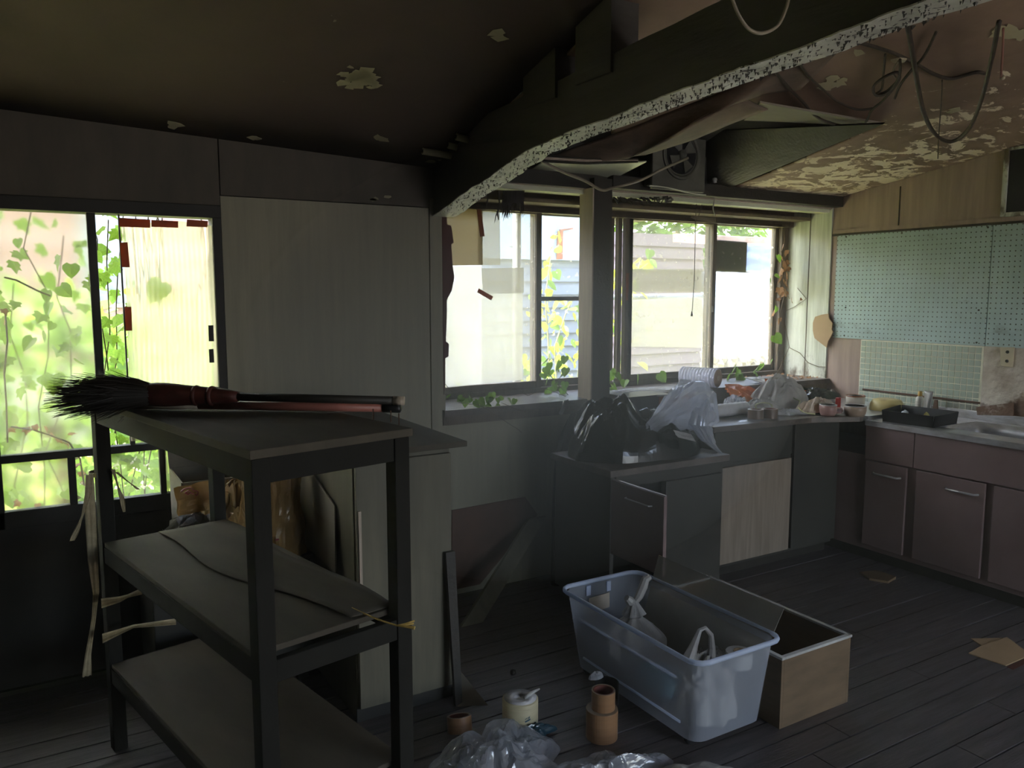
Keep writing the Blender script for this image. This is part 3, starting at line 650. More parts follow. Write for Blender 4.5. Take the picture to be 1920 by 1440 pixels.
bx(2.98, 3.90, 2.97, 3.42, 0, .06).build('plinth', M['frame_dark'], c2)
bx(2.975, 3.51, 2.905, 2.928, .085, .600).build('door', M['light_door'], c2, bevel=.002, label='bare plywood door')
bx(2.94, 3.52, 2.915, 2.93, .62, .785).build('drawer_front', M['cab_dark'], c2, bevel=.002)
bx(3.53, 3.90, 2.905, 2.93, .085, .785).build('door', M['cab_dark'], c2, bevel=.002, label='dark closed door')
MB().prism([(2.92, 2.905, .79), (3.60, 2.86, .79), (3.86, 2.75, .79), (3.893, 2.75, .79), (3.893, 3.425, .79), (2.92, 3.425, .79)], (0, 0, .03)).build('counter_top', M['cab_top'], c2, bevel=.003)
c3 = thing('gas_cooker', 'dark boxy cooker with an orange reflection painted on its glass front between the two window cabinets', 'cooker', (2.77, 3.31, 0))
bx(2.62, 2.915, 3.235, 3.40, .0, .87).build('body', M['cab_dark'], c3, bevel=.004)
MB().prism([(2.63, 3.228, .80), (2.915, 3.228, .80), (2.915, 3.228, .955), (2.63, 3.228, .955)], (0, .17, 0)).build('hood', M['black'], c3)
q = [at(1236, 744, 1, 3.222), at(1275, 743, 1, 3.222), at(1275, 773, 1, 3.222), at(1236, 776, 1, 3.222)]
MB().prism(q, (0, .005, 0)).build('glass_front', mat('glass with painted orange reflection', (.42, .12, .05), .2, amt=.6, scale=9), c3)  # orange reflection painted as the colour of the glass
MB().prism([at(1233, 740, 1, 3.215), at(1276, 739, 1, 3.215), at(1276, 742, 1, 3.215), at(1233, 743, 1, 3.215)], (0, .01, 0)).build('steel_trim', M['steel'], c3)

# ---- sink run along the right wall
sk = thing('sink_unit', 'mauve brown sink cabinet run with a stained steel top along the right wall', 'sink cabinet', (4.18, 1.6, 0))
XS = 3.906; YE = .70
def sb(n, m, *a, **k): return bx(*a).build(n, M[m], sk, bevel=.0025, **k)
sb('carcass', 'mauve', XS+.02, XR-.005, YE, 3.40, .07, .60); sb('plinth', 'frame_dark', XS+.07, XR-.01, YE, 3.38, 0, .07)
for a, b_ in ((2.458, 2.74), (1.40, 2.454), (YE, 1.396)): sb('apron_panel', 'mauve', XS, XS+.018, a, b_, .583, .770)
for j, (a, b_) in enumerate(((2.492, 2.735), (2.083, 2.437), (1.665, 2.043), (1.25, 1.62), (YE, 1.20))):
    dd = sb('door', 'mauve', XS+.002, XS+.018, a, b_, .10, .575)
    ya = a+.03; yb = a+.19
    if j < 4: MB().tube([(XS+.002, ya, .515), (XS-.022, ya+.01, .515), (XS-.022, yb-.01, .515), (XS+.002, yb, .515)], .0055, 8).build('handle', M['steel'], dd, smooth=True)
bas = [(1.98, 2.40), (1.30, 1.90)]
z0, z1 = .771, .800
tp_ = MB(); tp_.box(XS-.012, 4.03, YE, 2.74, z0, z1); tp_.box(4.37, XR-.002, YE, 2.74, z0+.02, z1)
tp_.box(4.03, 4.37, 2.40, 2.74, z0+.02, z1); tp_.box(4.03, 4.37, 1.90, 1.98, z0+.02, z1); tp_.box(4.03, 4.37, YE, 1.30, z0+.02, z1)
tp_.box(3.92, XR-.002, 2.74, 3.42, z0+.02, z1+.018)
tp_.build('steel_top', M['steel'], sk)
for (a, b_) in bas:
    r = .05
    def bf(u, v, a=a, b_=b_):
        an = u*2*math.pi; cx, cy = 4.20, (a+b_)/2; hx, hy = .17, (b_-a)/2
        c_, s_ = math.cos(an), math.sin(an); k = 1/max(abs(c_), abs(s_))
        k = k*.35+.65*min(k, 1.12)
        if v < .2: return (cx+hx*c_/max(abs(c_), abs(s_)), cy+hy*s_/max(abs(c_), abs(s_)), .799-.0*v)
        t_ = (v-.2)/.8
        g = 1 if t_ < .6 else 1-(t_-.6)/.4
        return (cx+hx*.93*k*c_*g/1.0, cy+hy*.93*k*s_*g, .797-min(t_/.6, 1)**.7*.17)
    MB().grid(bf, 40, 16).build('basin', M['steel'], sk, smooth=True)
sb('backsplash', 'steel', XR-.02, XR-.004, YE, 2.74, .800, .845)
sb('backsplash', 'rust', XR-.012, XR-.004, 2.43, 3.16, .885, .897)

# ---- right wall coverings
pb = thing('pegboard', 'pale blue pegboard panel on the right wall next to the bay window', 'pegboard', (XR-.004, 2.91, 1.205))
bx(XR-.008, XR-.001, 2.425, 3.395, 1.205, 1.856).build('board', M['peg'], pb)
for (y, z) in ((3.33, 1.845), (2.95, 1.845), (2.45, 1.845), (3.31, 1.40), (2.47, 1.40), (3.31, 1.222), (2.47, 1.222)):
    MB().lathe([(.0055, 0), (.005, .003), (.0, .004)], n=10, M=Matrix.Rotation(-math.pi/2, 4, 'Y'), c=(XR-.008, y, z)).build('screw', M['dark_wood'], pb)
pb2 = thing('pegboard', 'pale blue pegboard panel on the right wall cut off by the photo edge', 'pegboard', (XR-.004, 1.9, 1.205))
bx(XR-.008, XR-.001, 1.45, 2.421, 1.205, 1.856).build('board', M['peg'], pb2)
tl = thing('mosaic_tiling', 'pale green square mosaic tiles above the sink below the pegboard', 'tiling', (XR-.004, 2.8, .82))
bx(XR-.004, XR-.0005, 2.43, 3.19, .80, 1.203).build('grout', M['grout'], tl)
P_ = .0356; n_ = 0; tile0 = None
for j in range(11):
    for i in range(21):
        y = 3.187-P_*(i+.5); z = 1.197-P_*(j+.5)
        if z < .82: continue
        if tile0 is None:
            hw = P_/2-.0022
            mb = MB().add([(XR-.004, y+a*hw, z+b*hw) for a, b in ((-1, -1), (1, -1), (1, 1), (-1, 1))]+[(XR-.0058, y+a*(hw-.0008), z+b*(hw-.0008)) for a, b in ((-1, -1), (1, -1), (1, 1), (-1, 1))],
                          [(4, 5, 6, 7)[::-1], (0, 1, 5, 4)[::-1], (1, 2, 6, 5)[::-1], (2, 3, 7, 6)[::-1], (3, 0, 4, 7)[::-1]])
            tile0 = mb.build('tile', M['tile'], tl); ty, tz = y, z
        else:
            o = copy(tile0, tl); o.location = (-.0005*rnd.random(), y-ty, z-tz)
bx(XR-.006, XR-.0005, 1.45, 2.428, .84, 1.204).build('wall_patch', M['plaster'], wrt)
mbp = MB()
for i, (pts) in enumerate(([(1830, 763), (1900, 755), (1900, 780), (1832, 778)],)):
    mbp.prism([at(x, y, 0, XR-.022) for x, y in pts], (.006, 0, 0))
solo('foil_strip', 'crumpled brown foil strip propped behind the sink', 'foil', mbp, M['plaster'])
ou = thing('wall_outlet', 'yellowed double wall socket on the rough plaster right of the tiles', 'socket', (XR-.01, 2.29, 1.15))
oc = [at(1875, 651, 0, XR-.016), at(1901, 651, 0, XR-.016), at(1898, 689, 0, XR-.016), at(1876, 686, 0, XR-.016)]
MB().prism(oc, (.010, 0, 0)).build('cover_plate', M['outlet'], ou, bevel=.002)
for (x, y) in ((1889, 660), (1888, 677)):
    p = at(x, y, 0, XR-.016); MB().lathe([(.009, 0), (.008, .004), (.004, .004), (.004, .001)], n=14, M=Matrix.Rotation(-math.pi/2, 4, 'Y'), c=p).build('socket_hole', M['black'], ou)
wv = thing('wall_vent', 'black opening with a pale frame high on the right wall at photo edge', 'vent', (XR-.01, 2.1, 1.90))
bx(XR-.012, XR-.002, 1.70, 2.36, 1.915, 2.235).build('dark_panel', M['black'], wv)
for a in ((2.36, 2.385, 1.895, 2.245), (1.675, 1.70, 1.895, 2.245), (1.70, 2.36, 2.235, 2.25), (1.70, 2.36, 1.893, 1.915)):
    bx(XR-.022, XR-.002, *a).build('frame_strip', M['jamb'], wv, bevel=.002)
pvp = [(1524, 605), (1528, 594), (1540, 590), (1553, 588), (1554, 597), (1561, 606), (1559, 618), (1562, 622), (1557, 632), (1552, 640), (1550, 652), (1541, 645), (1527, 634), (1524, 620)]
solo('peeling_bark', 'peeling tan wood flake shaped like bark at the bay corner beside the pegboard', 'wood flake', MB().prism([at(x, y, 0, XR-.03)+Vector((0, 0, 0)) for x, y in pvp], (.006, 0, 0)), M['cardboard'])

# ================================================================= ventilator, sheet, cables at the ceiling
fn = thing('ventilator_fan', 'sooty square ventilator fan hanging in the broken ceiling above the bay', 'ventilator', (2.98, 3.32, 2.03))
FY = 3.28; f0, f1 = at(1224, 300, 1, FY), at(1323, 300, 1, FY); zt = at(1270, 235, 1, FY)[2]; zb = at(1270, 357, 1, FY)[2]
fx0, fx1 = f0.x, f1.x; cx, cz = (fx0+fx1)/2+.01, (zt+zb)/2+.02
M['fan'] = mat('sooty grey fan housing', (.16, .155, .125), .55, col2=(.07, .068, .055), scale=7)
bx(fx0, fx1, FY, FY+.02, zb, zt).build('front_plate', M['fan'], fn, bevel=.004)
bx(fx0+.02, fx1-.02, FY+.02, FY+.12, zb+.02, zt-.02).build('housing', M['cab_dark'], fn)
RX = Matrix.Rotation(math.pi/2, 4, 'X')
MB().lathe([(.105, -.002), (.118, .004), (.128, .012), (.132, .002)], n=40, M=RX, c=(cx, FY, cz), closed=True).build('ring', M['fan'], fn, smooth=True)
MB().lathe([(.0, .003), (.103, .001), (.103, -.001), (0, -.001)], n=40, M=RX, c=(cx, FY-.001, cz)).build('dark_throat', M['black'], fn)
for k_ in range(4):
    a = k_*math.pi/2+.5; mb = MB()
    mb.prism([(cx+.02*math.cos(a-.3), FY-.012, cz+.02*math.sin(a-.3)), (cx+.096*math.cos(a-.35), FY-.016, cz+.096*math.sin(a-.35)), (cx+.096*math.cos(a+.45), FY-.006, cz+.096*math.sin(a+.45)), (cx+.02*math.cos(a+.5), FY-.006, cz+.02*math.sin(a+.5))], (0, .0015, 0))
    mb.build('blade', M['fan'], fn)
MB().lathe([(.0, .024), (.022, .020), (.026, .004), (.026, 0)], n=20, M=RX, c=(cx, FY, cz)).build('hub', M['fan'], fn, smooth=True)
def lip(u, v): return (fx0-.03+(fx1-fx0+.03)*u, FY-.012+.02*v, zb-.002+.012*math.sin(u*4+1)+.004*v)
MB().grid(lip, 20, 2).build('bottom_lip', M['soffit'], fn, solid=.006)

cA = [(1035, 292), (1100, 268), (1200, 232), (1300, 192), (1400, 150), (1500, 108), (1590, 78)]
cB = [(1015, 298), (1060, 303), (1105, 304), (1180, 296), (1250, 262), (1300, 228), (1350, 200), (1425, 178), (1500, 168)]
def curve(P, u):
    k = u*(len(P)-1); i = min(int(k), len(P)-2); f = k-i; return P[i][0]*(1-f)+P[i+1][0]*f, P[i][1]*(1-f)+P[i+1][1]*f
def sag(u, v):
    a = onceil(*curve(cA, u), .005); b_ = onceil(*curve(cB, u), .03+.09*math.sin(min(1, u*1.15)*math.pi))
    p = a.lerp(b_, v); p.z -= .035*math.sin(v*math.pi)*math.sin(u*math.pi); p.z += .008*noise.noise(p*5); return p
sh_ = thing('sagging_ceiling_sheet', 'brown ceiling sheet sagging loose beside the white-edged beam', 'ceiling sheet', tuple(sag(.5, .5)))
M['sheet'] = mat('brown hanging ceiling sheet', (.23, .165, .12), .75, col2=(.09, .07, .055), scale=5, stretch=(1, 1, 2), bump=.4, bscale=16)
MB().grid(sag, 40, 12).build('sheet', M['sheet'], sh_, smooth=True, solid=.006)
def sag2(u, v):
    u2 = .28+.55*u; a = onceil(*curve(cB, u2), .03+.09*math.sin(min(1, u2*1.15)*math.pi)); x, y = curve([(1120, 298), (1210, 290), (1300, 262), (1370, 232), (1440, 205)], u)
    b_ = onceil(x, y, .05); p = a.lerp(b_, v); return p
MB().grid(sag2, 24, 6).build('folded_edge', M['sheet'], sh_, smooth=True, solid=.005)

def cable(name, label, pts, r, m, drop=.03, cat='cable', group='cables hanging from the ceiling', Y=None):
    P = [(onceil(x, y, drop) if Y is None else at(x, y, 1, Y)) for x, y in pts]
    # Catmull-Rom for smooth sag
    Q = []
    for i in range(len(P)-1):
        p0, p1, p2, p3 = P[max(i-1, 0)], P[i], P[i+1], P[min(i+2, len(P)-1)]
        for s in range(6):
            t = s/6; Q.append(.5*((2*p1)+(p2-p0)*t+(2*p0-5*p1+4*p2-p3)*t*t+(3*p1-p0-3*p2+p3)*t**3))
    Q.append(P[-1])
    return solo(name, label, cat, MB().tube(Q, r*1.35, 6), M[m], group, smooth=True)
z4 = lambda L: [(1300+x/3.097, 60+y/3.097) for x, y in L]
cable('ceiling_cable', 'dark twin cable drooping from the beam towards the torn ceiling edge', z4([(465, 215), (550, 320), (640, 410), (700, 480), (780, 525), (900, 548), (1000, 525)]), .005, 'cable')
cable('ceiling_cable', 'thin pale cable drooping from the beam, right of the dark twin cable', z4([(610, 170), (670, 255), (760, 340), (840, 405), (950, 450), (1040, 445)]), .0035, 'cable')
cable('ceiling_cable', 'coiled cable loop hanging under the pale junction on the brown ceiling', z4([(1200, 160), (1195, 260), (1130, 350), (1060, 368), (1048, 315), (1110, 262), (1185, 235), (1190, 290), (1100, 400), (1040, 450), (1015, 500), (1000, 525)]), .004, 'cable', .06)
cable('ceiling_cable', 'second loop of cable beside the coiled loop on the brown ceiling', z4([(1115, 130), (1105, 230), (1095, 330), (1062, 360), (1120, 345), (1180, 290)]), .0035, 'cable', .05)
cable('hanging_chain', 'thick dark cable hanging in a deep U below the right ceiling', z4([(1240, -60), (1262, 60), (1290, 230), (1330, 440), (1380, 560), (1440, 622), (1500, 636), (1560, 605), (1620, 530), (1680, 370), (1740, 120), (1775, -60)]), .0065, 'cable', .08)
cable('ceiling_cable', 'black cable crossing the brown ceiling from the beam to the right', z4([(905, 48), (1060, 88), (1180, 130), (1300, 190), (1400, 245), (1500, 270), (1640, 235), (1690, 242)]), .005, 'cable', .02)
cable('ceiling_cable', 'thin dark cable running from the top edge down past the coil', z4([(1410, 0), (1340, 140), (1260, 230), (1200, 310), (1170, 385)]), .004, 'cable', .03)
cable('ceiling_cable', 'faint thin wire hanging straight over the flaking cream paint', z4([(1445, 280), (1440, 400), (1425, 600), (1420, 735)]), .002, 'cable', .03)
cable('pull_cord', 'pinkish pull cord with a small knob hanging at the upper right', z4([(1800, -20), (1795, 120), (1787, 260)]), .003, 'pink', .06, 'pull cord')
p = onceil(*z4([(1795, 266)])[0], .06); solo('cord_knob', 'small round knob at the end of the pinkish pull cord', 'knob', MB().lathe([(0, -.009), (.008, -.006), (.010, 0), (.006, .006), (0, .009)], c=p, n=12), M['outlet'], smooth=True)
cable('ceiling_cable', 'thin loop of cable hanging against the dark flank of the beam', [(1370, -10), (1385, 28), (1405, 55), (1430, 62), (1458, 48), (1474, 15), (1480, -12)], .003, 'cable_light', Y=1.30)
cj = onceil(*z4([(1190, 160)])[0], .02)
jb = thing('junction_box', 'broken pale ceiling junction with bare wires among the cables', 'junction box', tuple(cj))
MB().prism([onceil(*q, .03) for q in z4([(1145, 158), (1200, 148), (1240, 152), (1225, 168), (1190, 172), (1160, 170)])], (0, 0, -.006)).build('broken_rim', M['outlet'], jb)
MB().tube([onceil(*q, .05) for q in z4([(1190, 170), (1165, 210), (1160, 245), (1175, 265)])], .004, 6).build('pale_wire', M['cable_light'], jb)
cable('dusty_string', 'ragged dusty cord drooping below the soffit board with painted green light', [(1012, 300), (1055, 322), (1095, 338), (1128, 356), (1150, 352), (1200, 338), (1240, 318), (1290, 296)], .005, 'cable_light', Y=3.05, cat='cord')
pcd = thing('pull_cord', 'long thin pull cord with a dark toggle hanging in front of the right window', 'pull cord', tuple(at(1298, 590, 1, 3.5)))
MB().tube([at(1307, 365, 1, 3.5), at(1304, 410, 1, 3.5), at(1302, 520, 1, 3.5), at(1298, 582, 1, 3.5)], .0022, 6).build('cord', M['cable'], pcd)
MB().lathe([(.0, 0), (.007, .001), (.006, .010), (.002, .030), (0, .031)], c=at(1297, 593, 1, 3.5), n=12).build('toggle', M['black'], pcd, smooth=True)
MB().tube([at(1300, 520, 1, 3.5), at(1304, 527, 1, 3.5), at(1309, 524, 1, 3.5), at(1308, 519, 1, 3.5)], .0016, 5).build('hook', M['cable'], pcd)
MB().tube([at(1314, 363, 1, 3.5), at(1316, 385, 1, 3.5), at(1310, 405, 1, 3.5)], .0022, 6).build('cord', M['cable'], pcd)
kn = MB()
for k_ in range(5): kn.tube([at(1296, 404+k_, 1, 3.5), at(1312, 407+k_*1.5, 1, 3.49), at(1328, 410+k_*2, 1, 3.5), at(1342, 408+k_*2.5, 1, 3.5), at(1340, 418, 1, 3.51), at(1318, 412-k_, 1, 3.52)], .0022, 5)
solo('tangled_string', 'pale tangle of string in front of the right window head', 'string', kn, M['cable_light'])
cable('bent_wire', 'bent grey wire with a white knob above the right window', [(1339, 345), (1339, 375), (1337, 390), (1341, 405)], .0025, 'steel_wire', Y=3.42, cat='wire')
solo('wire_insulator', 'small white insulator knob on the wall plate above the right window', 'insulator', MB().lathe([(0, .016), (.012, .012), (.015, 0), (.010, -.006), (.013, -.012), (0, -.016)], c=at(1340, 338, 1, YB-.09), n=16), M['white_plastic'], smooth=True)
# ragged cloth hanging from the bay head
rg = MB()
for i in range(60):
    u = i/59; x = 944+38*u; L = 395+12*math.sin(u*7)+rnd.uniform(-9, 10); y0_ = 357
    x2 = x+rnd.uniform(-7, 5)-4*(1-u); p0, p1, p2 = at(x, y0_, 1, 3.47+rnd.uniform(0, .02)), at(x-1, 380, 1, 3.47), at(x2, L, 1, 3.47+rnd.uniform(0, .03))
    w_ = .005; rg.prism([p0+Vector((-w_, 0, 0)), p0+Vector((w_, 0, 0)), p1+Vector((w_, 0, 0)), p2, p1+Vector((-w_, 0, 0))], (0, .002, 0))
solo('ragged_cloth', 'black ragged cloth hanging in tatters at the top of the bay window', 'cloth', rg, M['bristle'])
rg = MB()
for pts in ([(935, 358), (937, 385), (930, 405), (927, 418)], [(912, 350), (915, 370), (912, 388)], [(937, 385), (933, 400), (935, 412)]): rg.tube([at(x, y, 1, 3.44) for x, y in pts], [.005, .004, .003, .001][:len(pts)], 5)
solo('bark_strip', 'thin dangling strips left of the black ragged cloth', 'strips', rg, M['cable'])
rg = MB()
for i in range(26):
    x = 1150+100*i/25; y = 372+rnd.uniform(-2, 3); p = at(x, y, 1, 3.36); rg.tube([p, p+Vector((rnd.uniform(.01, .04), 0, rnd.uniform(-.02, .012))), p+Vector((rnd.uniform(.02, .05), 0, rnd.uniform(-.03, 0)))], .006*rnd.uniform(.5, 1.2), 5)
solo('soot_debris', 'crumbly black debris along the head of the right window', 'debris', rg, M['dark_wood'])
# loose curls and flakes of paint under the left ceiling
def curl(px0, py0, px1, py1, r, i):
    a, b_ = onceil(px0, py0, .02), onceil(px1, py1, .03)
    d = (b_-a).normalized(); s_ = d.orthogonal().normalized(); t_ = d.cross(s_)
    def f(u, v): an = u*5.2; return a.lerp(b_, v)+(s_*math.cos(an)+t_*math.sin(an))*r
    MB().grid(f, 14, 2).build('paint_curl', M['paint_pale'], ce, smooth=True, solid=.002)
M['paint_pale'] = mat('pale loose paint', (.50, .46, .28), .6, amt=.2)
for i, a in enumerate(((792, 283, 846, 292, .014), (840, 272, 857, 277, .013), (855, 256, 878, 262, .014))): curl(*a, i)
for cxx, cyy, n_, rx_, ry_ in ((672, 142, 34, 44, 22), (725, 259, 3, 14, 6), (325, 232, 2, 8, 6), (478, 258, 3, 10, 6), (937, 65, 2, 5, 9), (830, 300, 4, 30, 6), (700, 372, 4, 26, 5), (1560, 152, 16, 26, 7), (1895, 60, 26, 36, 16), (1470, 110, 22, 60, 22), (1610, 98, 2, 6, 4), (1790, 206, 3, 12, 4)):
    mb = MB()
    for _ in range(n_):
        px, py = cxx+rnd.gauss(0, rx_*.5), cyy+rnd.gauss(0, ry_*.5); r_ = rnd.uniform(.010, .028)*(1 if n_ > 5 else 1.2)
        c = onceil(px, py, .004) if cyy != 372 else at(px, py, 1, YB-.003); k_ = rnd.randint(5, 8); a0 = rnd.random()*6
        pp = []
        for j in range(k_):
            an = a0+j*2*math.pi/k_; rr = r_*rnd.uniform(.4, 1.2); q = Vector((math.cos(an)*rr*1.3, math.sin(an)*rr, 0))
            P2 = Vector((c.x+q.x, c.y+q.y, 0)); P2.z = zc(P2.x, P2.y)+bulge(P2.x, P2.y)-.010 if cyy != 372 else 0
            if cyy == 372: P2 = Vector((c.x+q.x, YB-.003, c.z+q.y*.5))
            pp.append(P2)
        mb.prism(pp, (0, 0, .001) if cyy != 372 else (0, .001, 0))
    mb.build('paint_flakes', M['paint_pale'], ce if cyy != 372 else wb)['kind'] = 'stuff'
# ================================================================= on the counters
def vor(p, s, seed):
    d = noise.voronoi(Vector((p[0]*s+seed*7.3, p[1]*s+seed*3.1, p[2]*s)))[0]; return min(1.2, d[0]*1.35)
def crumple(cx, cy, z0, rx, ry, h, seed, amp=.35, flat=.5, fq=2.6, nu=56, nv=26, rot=0., edge=.25, lay=.004):
    """a crumpled heap of film: ridged creases, ragged outline"""
    def f(u, v):
        a = u*2*math.pi; r = v
        q = Vector((math.cos(a)*r*1.0, math.sin(a)*r, seed*1.7))
        d = 1+edge*(noise.noise(Vector((math.cos(a)*2, math.sin(a)*2, seed)))*1.6)
        X, Y = rx*r*d*math.cos(a), ry*r*d*math.sin(a)
        e = max(0, 1-r**2.4)**flat
        rr = vor(q, fq*.8, seed)*.75+vor(q, fq*2., seed+5)*.35+vor(q, fq*4.2, seed+9)*.12
        z = h*e*(1-amp+amp*rr)+lay*(1+rr)
        c_, s_ = math.cos(rot), math.sin(rot)
        return (cx+X*c_-Y*s_, cy+X*s_+Y*c_, z0+max(.0005, z))
    return MB().grid(f, nu, nv)
def bigbag(u, v):
    a = u*2*math.pi; ca, sa = math.cos(a), math.sin(a); q = Vector((ca*v, sa*v, 2.3))
    d = 1+.16*noise.noise(Vector((ca*1.5, sa*1.5, 3)))
    X = 2.50+.385*v*d*ca; Y = 2.99+.205*v*d*sa
    tall_ = 1-max(0, min(1, (X-2.32)/.30)); hh = .17+.13*tall_*(.6+.4*max(0, min(1, (Y-2.86)/.2)))
    e = max(0, 1-v**3)**.62; rr_ = .6*vor(q, 1.9, 4)+.35*vor(q, 4.4, 8)
    return (X, Y, .7215+max(0, hh*e*(.45+.75*rr_)))
solo('bin_bag', 'shiny black bin bag slumped over the dark cabinet by the post', 'bin bag', MB().grid(bigbag, 120, 54), M['black_bag'])
solo('bin_bag', 'black bin bag bulging behind the shiny one up to the sill', 'bin bag', crumple(2.40, 3.30, .0, .20, .09, .93, 12, amp=.14, fq=1.3, flat=.30, edge=.04), M['black_bag'])
cl = thing('plastic_film', 'crumpled clear plastic bag drooping over the right edge of the black bin bag', 'plastic film', (2.70, 2.92, .72))
P0 = [at(x, y, 1, Y) for x, y, Y in ((1215, 802, 2.84), (1255, 775, 2.90), (1292, 757, 2.95), (1322, 765, 2.92), (1312, 795, 2.86), (1330, 830, 2.78), (1352, 850, 2.70))]
WD = (.02, .07, .10, .085, .06, .035, .010)
def film(u, v):
    k = u*6; i = min(int(k), 5); c = P0[i].lerp(P0[i+1], k-i); t_ = (P0[i+1]-P0[i]).normalized()
    wd = WD[i]*(1-(k-i))+WD[i+1]*(k-i)
    a = v*2*math.pi; q = Vector((u*4.2, math.cos(a)*1.3, math.sin(a)*1.3))
    d = .45+.75*vor(q, 1.1, 2)+.35*vor(q, 2.6, 7)
    n1 = Vector((-t_.z, 0, t_.x)); p = c+n1*math.cos(a)*wd*d+Vector((0, 1, 0))*math.sin(a)*wd*.6*d
    p.z = max(p.z, .723 if p.y > 2.72 else .66); return p
MB().grid(film, 80, 44).build('bag_film', M['clear_bag'], cl)
def fil2(u, v):
    p = at(1262+34*u, 806+12*v+8*u, 1, 2.76); return (p.x, p.y-.03*v+.012*noise.noise(Vector((u*4, v*4, 1))), max(.723, p.z))
MB().grid(fil2, 12, 8).build('film_flap', M['white_bag'], cl, solid=.001)
# foam roll on the sill
r0 = .056; b_ = at(1346, 708, 1, 3.42); b_.z = .935+r0+.001; a_ = b_-Vector((.335, -.94, 0)).normalized()*.23; a_.z = b_.z
fr = thing('foam_roll', 'white ribbed foam wrap roll lying on the sill of the right window', 'roll', tuple((a_+b_)/2))
dr_ = (b_-a_).normalized(); L = (b_-a_).length
MB().tube([a_+dr_*(L*i/72) for i in range(73)], [r0*(1+.03*math.sin(i*math.pi/3)) for i in range(73)], 36).build('foam_wrap', mat('white foam wrap', (.74, .76, .88), .5, transl=.2, amt=.08), fr, smooth=True)
MB().tube([a_+dr_*L, a_+dr_*(L+.004)], [r0*.96, r0*.9], 30).build('roll_end', mat('roll end layers', (.36, .24, .15), .7, amt=.4, scale=40), fr)
MB().tube([a_+dr_*(L+.004), a_+dr_*(L+.008)], [.016, .012], 16).build('core_end', M['cable_light'], fr)
solo('film_sheet', 'flat clear film lying on the sill left of the foam roll', 'film', crumple(2.93, 3.49, .936, .30, .07, .015, 4, amp=.8, fq=3, flat=1), M['clear_bag'])
solo('wrapped_bundle', 'clear-wrapped bundle with brown paper hanging below the foam roll', 'bundle', crumple(3.10, 3.26, .821, .20, .10, .125, 8, amp=.3, fq=1.6), mat('brown wrapped paper', (.32, .20, .13), .3, coat=.6, amt=.5, scale=14, bump=.4))
f0_ = lambda n, l, pts, Y0, dy, m, cat, th=.004: solo(n, l, cat, MB().prism([at(x, y, 1, Y0+k_*dy) for k_, (x, y) in enumerate(pts)], (0, th, 0)), M[m])
def cloth(name, label, quad, m, seed, amp=.02, cat='cloth', n=22, sld=.003, group=None):
    A_, B_, C_, D_ = [at(x, y, 1, Y) for x, y, Y in quad]
    def f(u, v):
        p = A_.lerp(B_, u).lerp(D_.lerp(C_, u), v); q = Vector((u*2.2, v*2.2, seed))
        p = p+Vector((0, -.6, 1))*amp*(rid(q, 1.3, seed)-.5)+Vector((1, 0, .3))*amp*.5*noise.noise(q*3); p.z = max(p.z, .824); return p
    return solo(name, label, cat, MB().grid(f, n, n), M[m], group, solid=sld, smooth=False)
cloth('orange_cloth', 'orange cloth strip folded under the sill right of the foam roll', [(1358, 722, 3.36), (1455, 735, 3.32), (1440, 762, 3.18), (1362, 738, 3.22)], 'orange', 3, .03)
cloth('orange_cloth', 'orange cloth piece draped over the sill edge further right', [(1432, 712, 3.44), (1478, 714, 3.44), (1478, 735, 3.38), (1448, 740, 3.36)], 'orange', 6, .02)
cloth('orange_cloth', 'thin orange cloth strap running to the white bag pile', [(1420, 752, 3.20), (1500, 727, 3.25), (1512, 733, 3.24), (1428, 764, 3.15)], 'orange', 9, .012)
cloth('orange_cloth', 'small orange corner poking up behind the clear plastic bag', [(1286, 742, 3.10), (1302, 735, 3.10), (1303, 750, 3.08), (1290, 752, 3.08)], 'orange', 2, .004)
cloth('pink_paper', 'pale pink paper sheet lying on the sill above the orange cloth', [(1395, 708, 3.50), (1450, 706, 3.54), (1458, 717, 3.44), (1432, 719, 3.42)], 'white_plastic', 5, .004, 'paper')
a_, b_ = at(1278, 768, 1, 3.12), at(1398, 766, 1, 3.12); a_.z = b_.z = .822+.036
wr2 = thing('foam_roll', 'flattened white foam roll lying on the counter behind the tape rolls', 'roll', tuple((a_+b_)/2-Vector((0, 0, .036))))
MB().tube([a_.lerp(b_, i/40) for i in range(41)], [.036*(1+.03*math.sin(i*1.9)) for i in range(41)], 24).build('foam_wrap', mat('grey white foam', (.60, .60, .62), .6, amt=.12), wr2, smooth=True)
MB().tube([b_, b_+Vector((.004, 0, 0))], [.030, .028], 20).build('roll_end', M['tape_top'], wr2)
def tape_roll(name, label, cx, cy, z, R, r, h, m, group=None, core='core', tm='tape_top'):
    t = thing(name, label, 'tape roll', (cx, cy, z), group=group)
    MB().lathe([(R, 0), (R, h), (R*.995, h+.001), (r+.004, h+.001), (r+.004, 0)], c=(cx, cy, z), n=40, closed=True).build('tape_winding', M[m], t, smooth=False)
    MB().lathe([(r+.004, .0005), (r+.004, h), (r+.001, h+.0012), (r, h), (r, .0005)], c=(cx, cy, z), n=32, closed=True).build('core_tube', M[core], t, smooth=True)
    MB().lathe([(R*.985, h+.0012), (R*.985, h+.0018), (r+.006, h+.0018), (r+.006, h+.0012)], c=(cx, cy, z), n=40, closed=True).build('layered_edge', M[tm], t)
    return t
M['tape_b'] = mat('dark brown tape', (.14, .095, .07), .35, amt=.2)
tape_roll('tape_roll', 'brown tape roll on the counter edge, left one of the pair', 3.305, 2.985, .821, .042, .028, .050, 'tape_b', 'brown tape rolls on the counter')
tape_roll('tape_roll', 'brown tape roll on the counter edge, right one of the pair', 3.392, 2.965, .821, .042, .028, .050, 'tape_b', 'brown tape rolls on the counter')
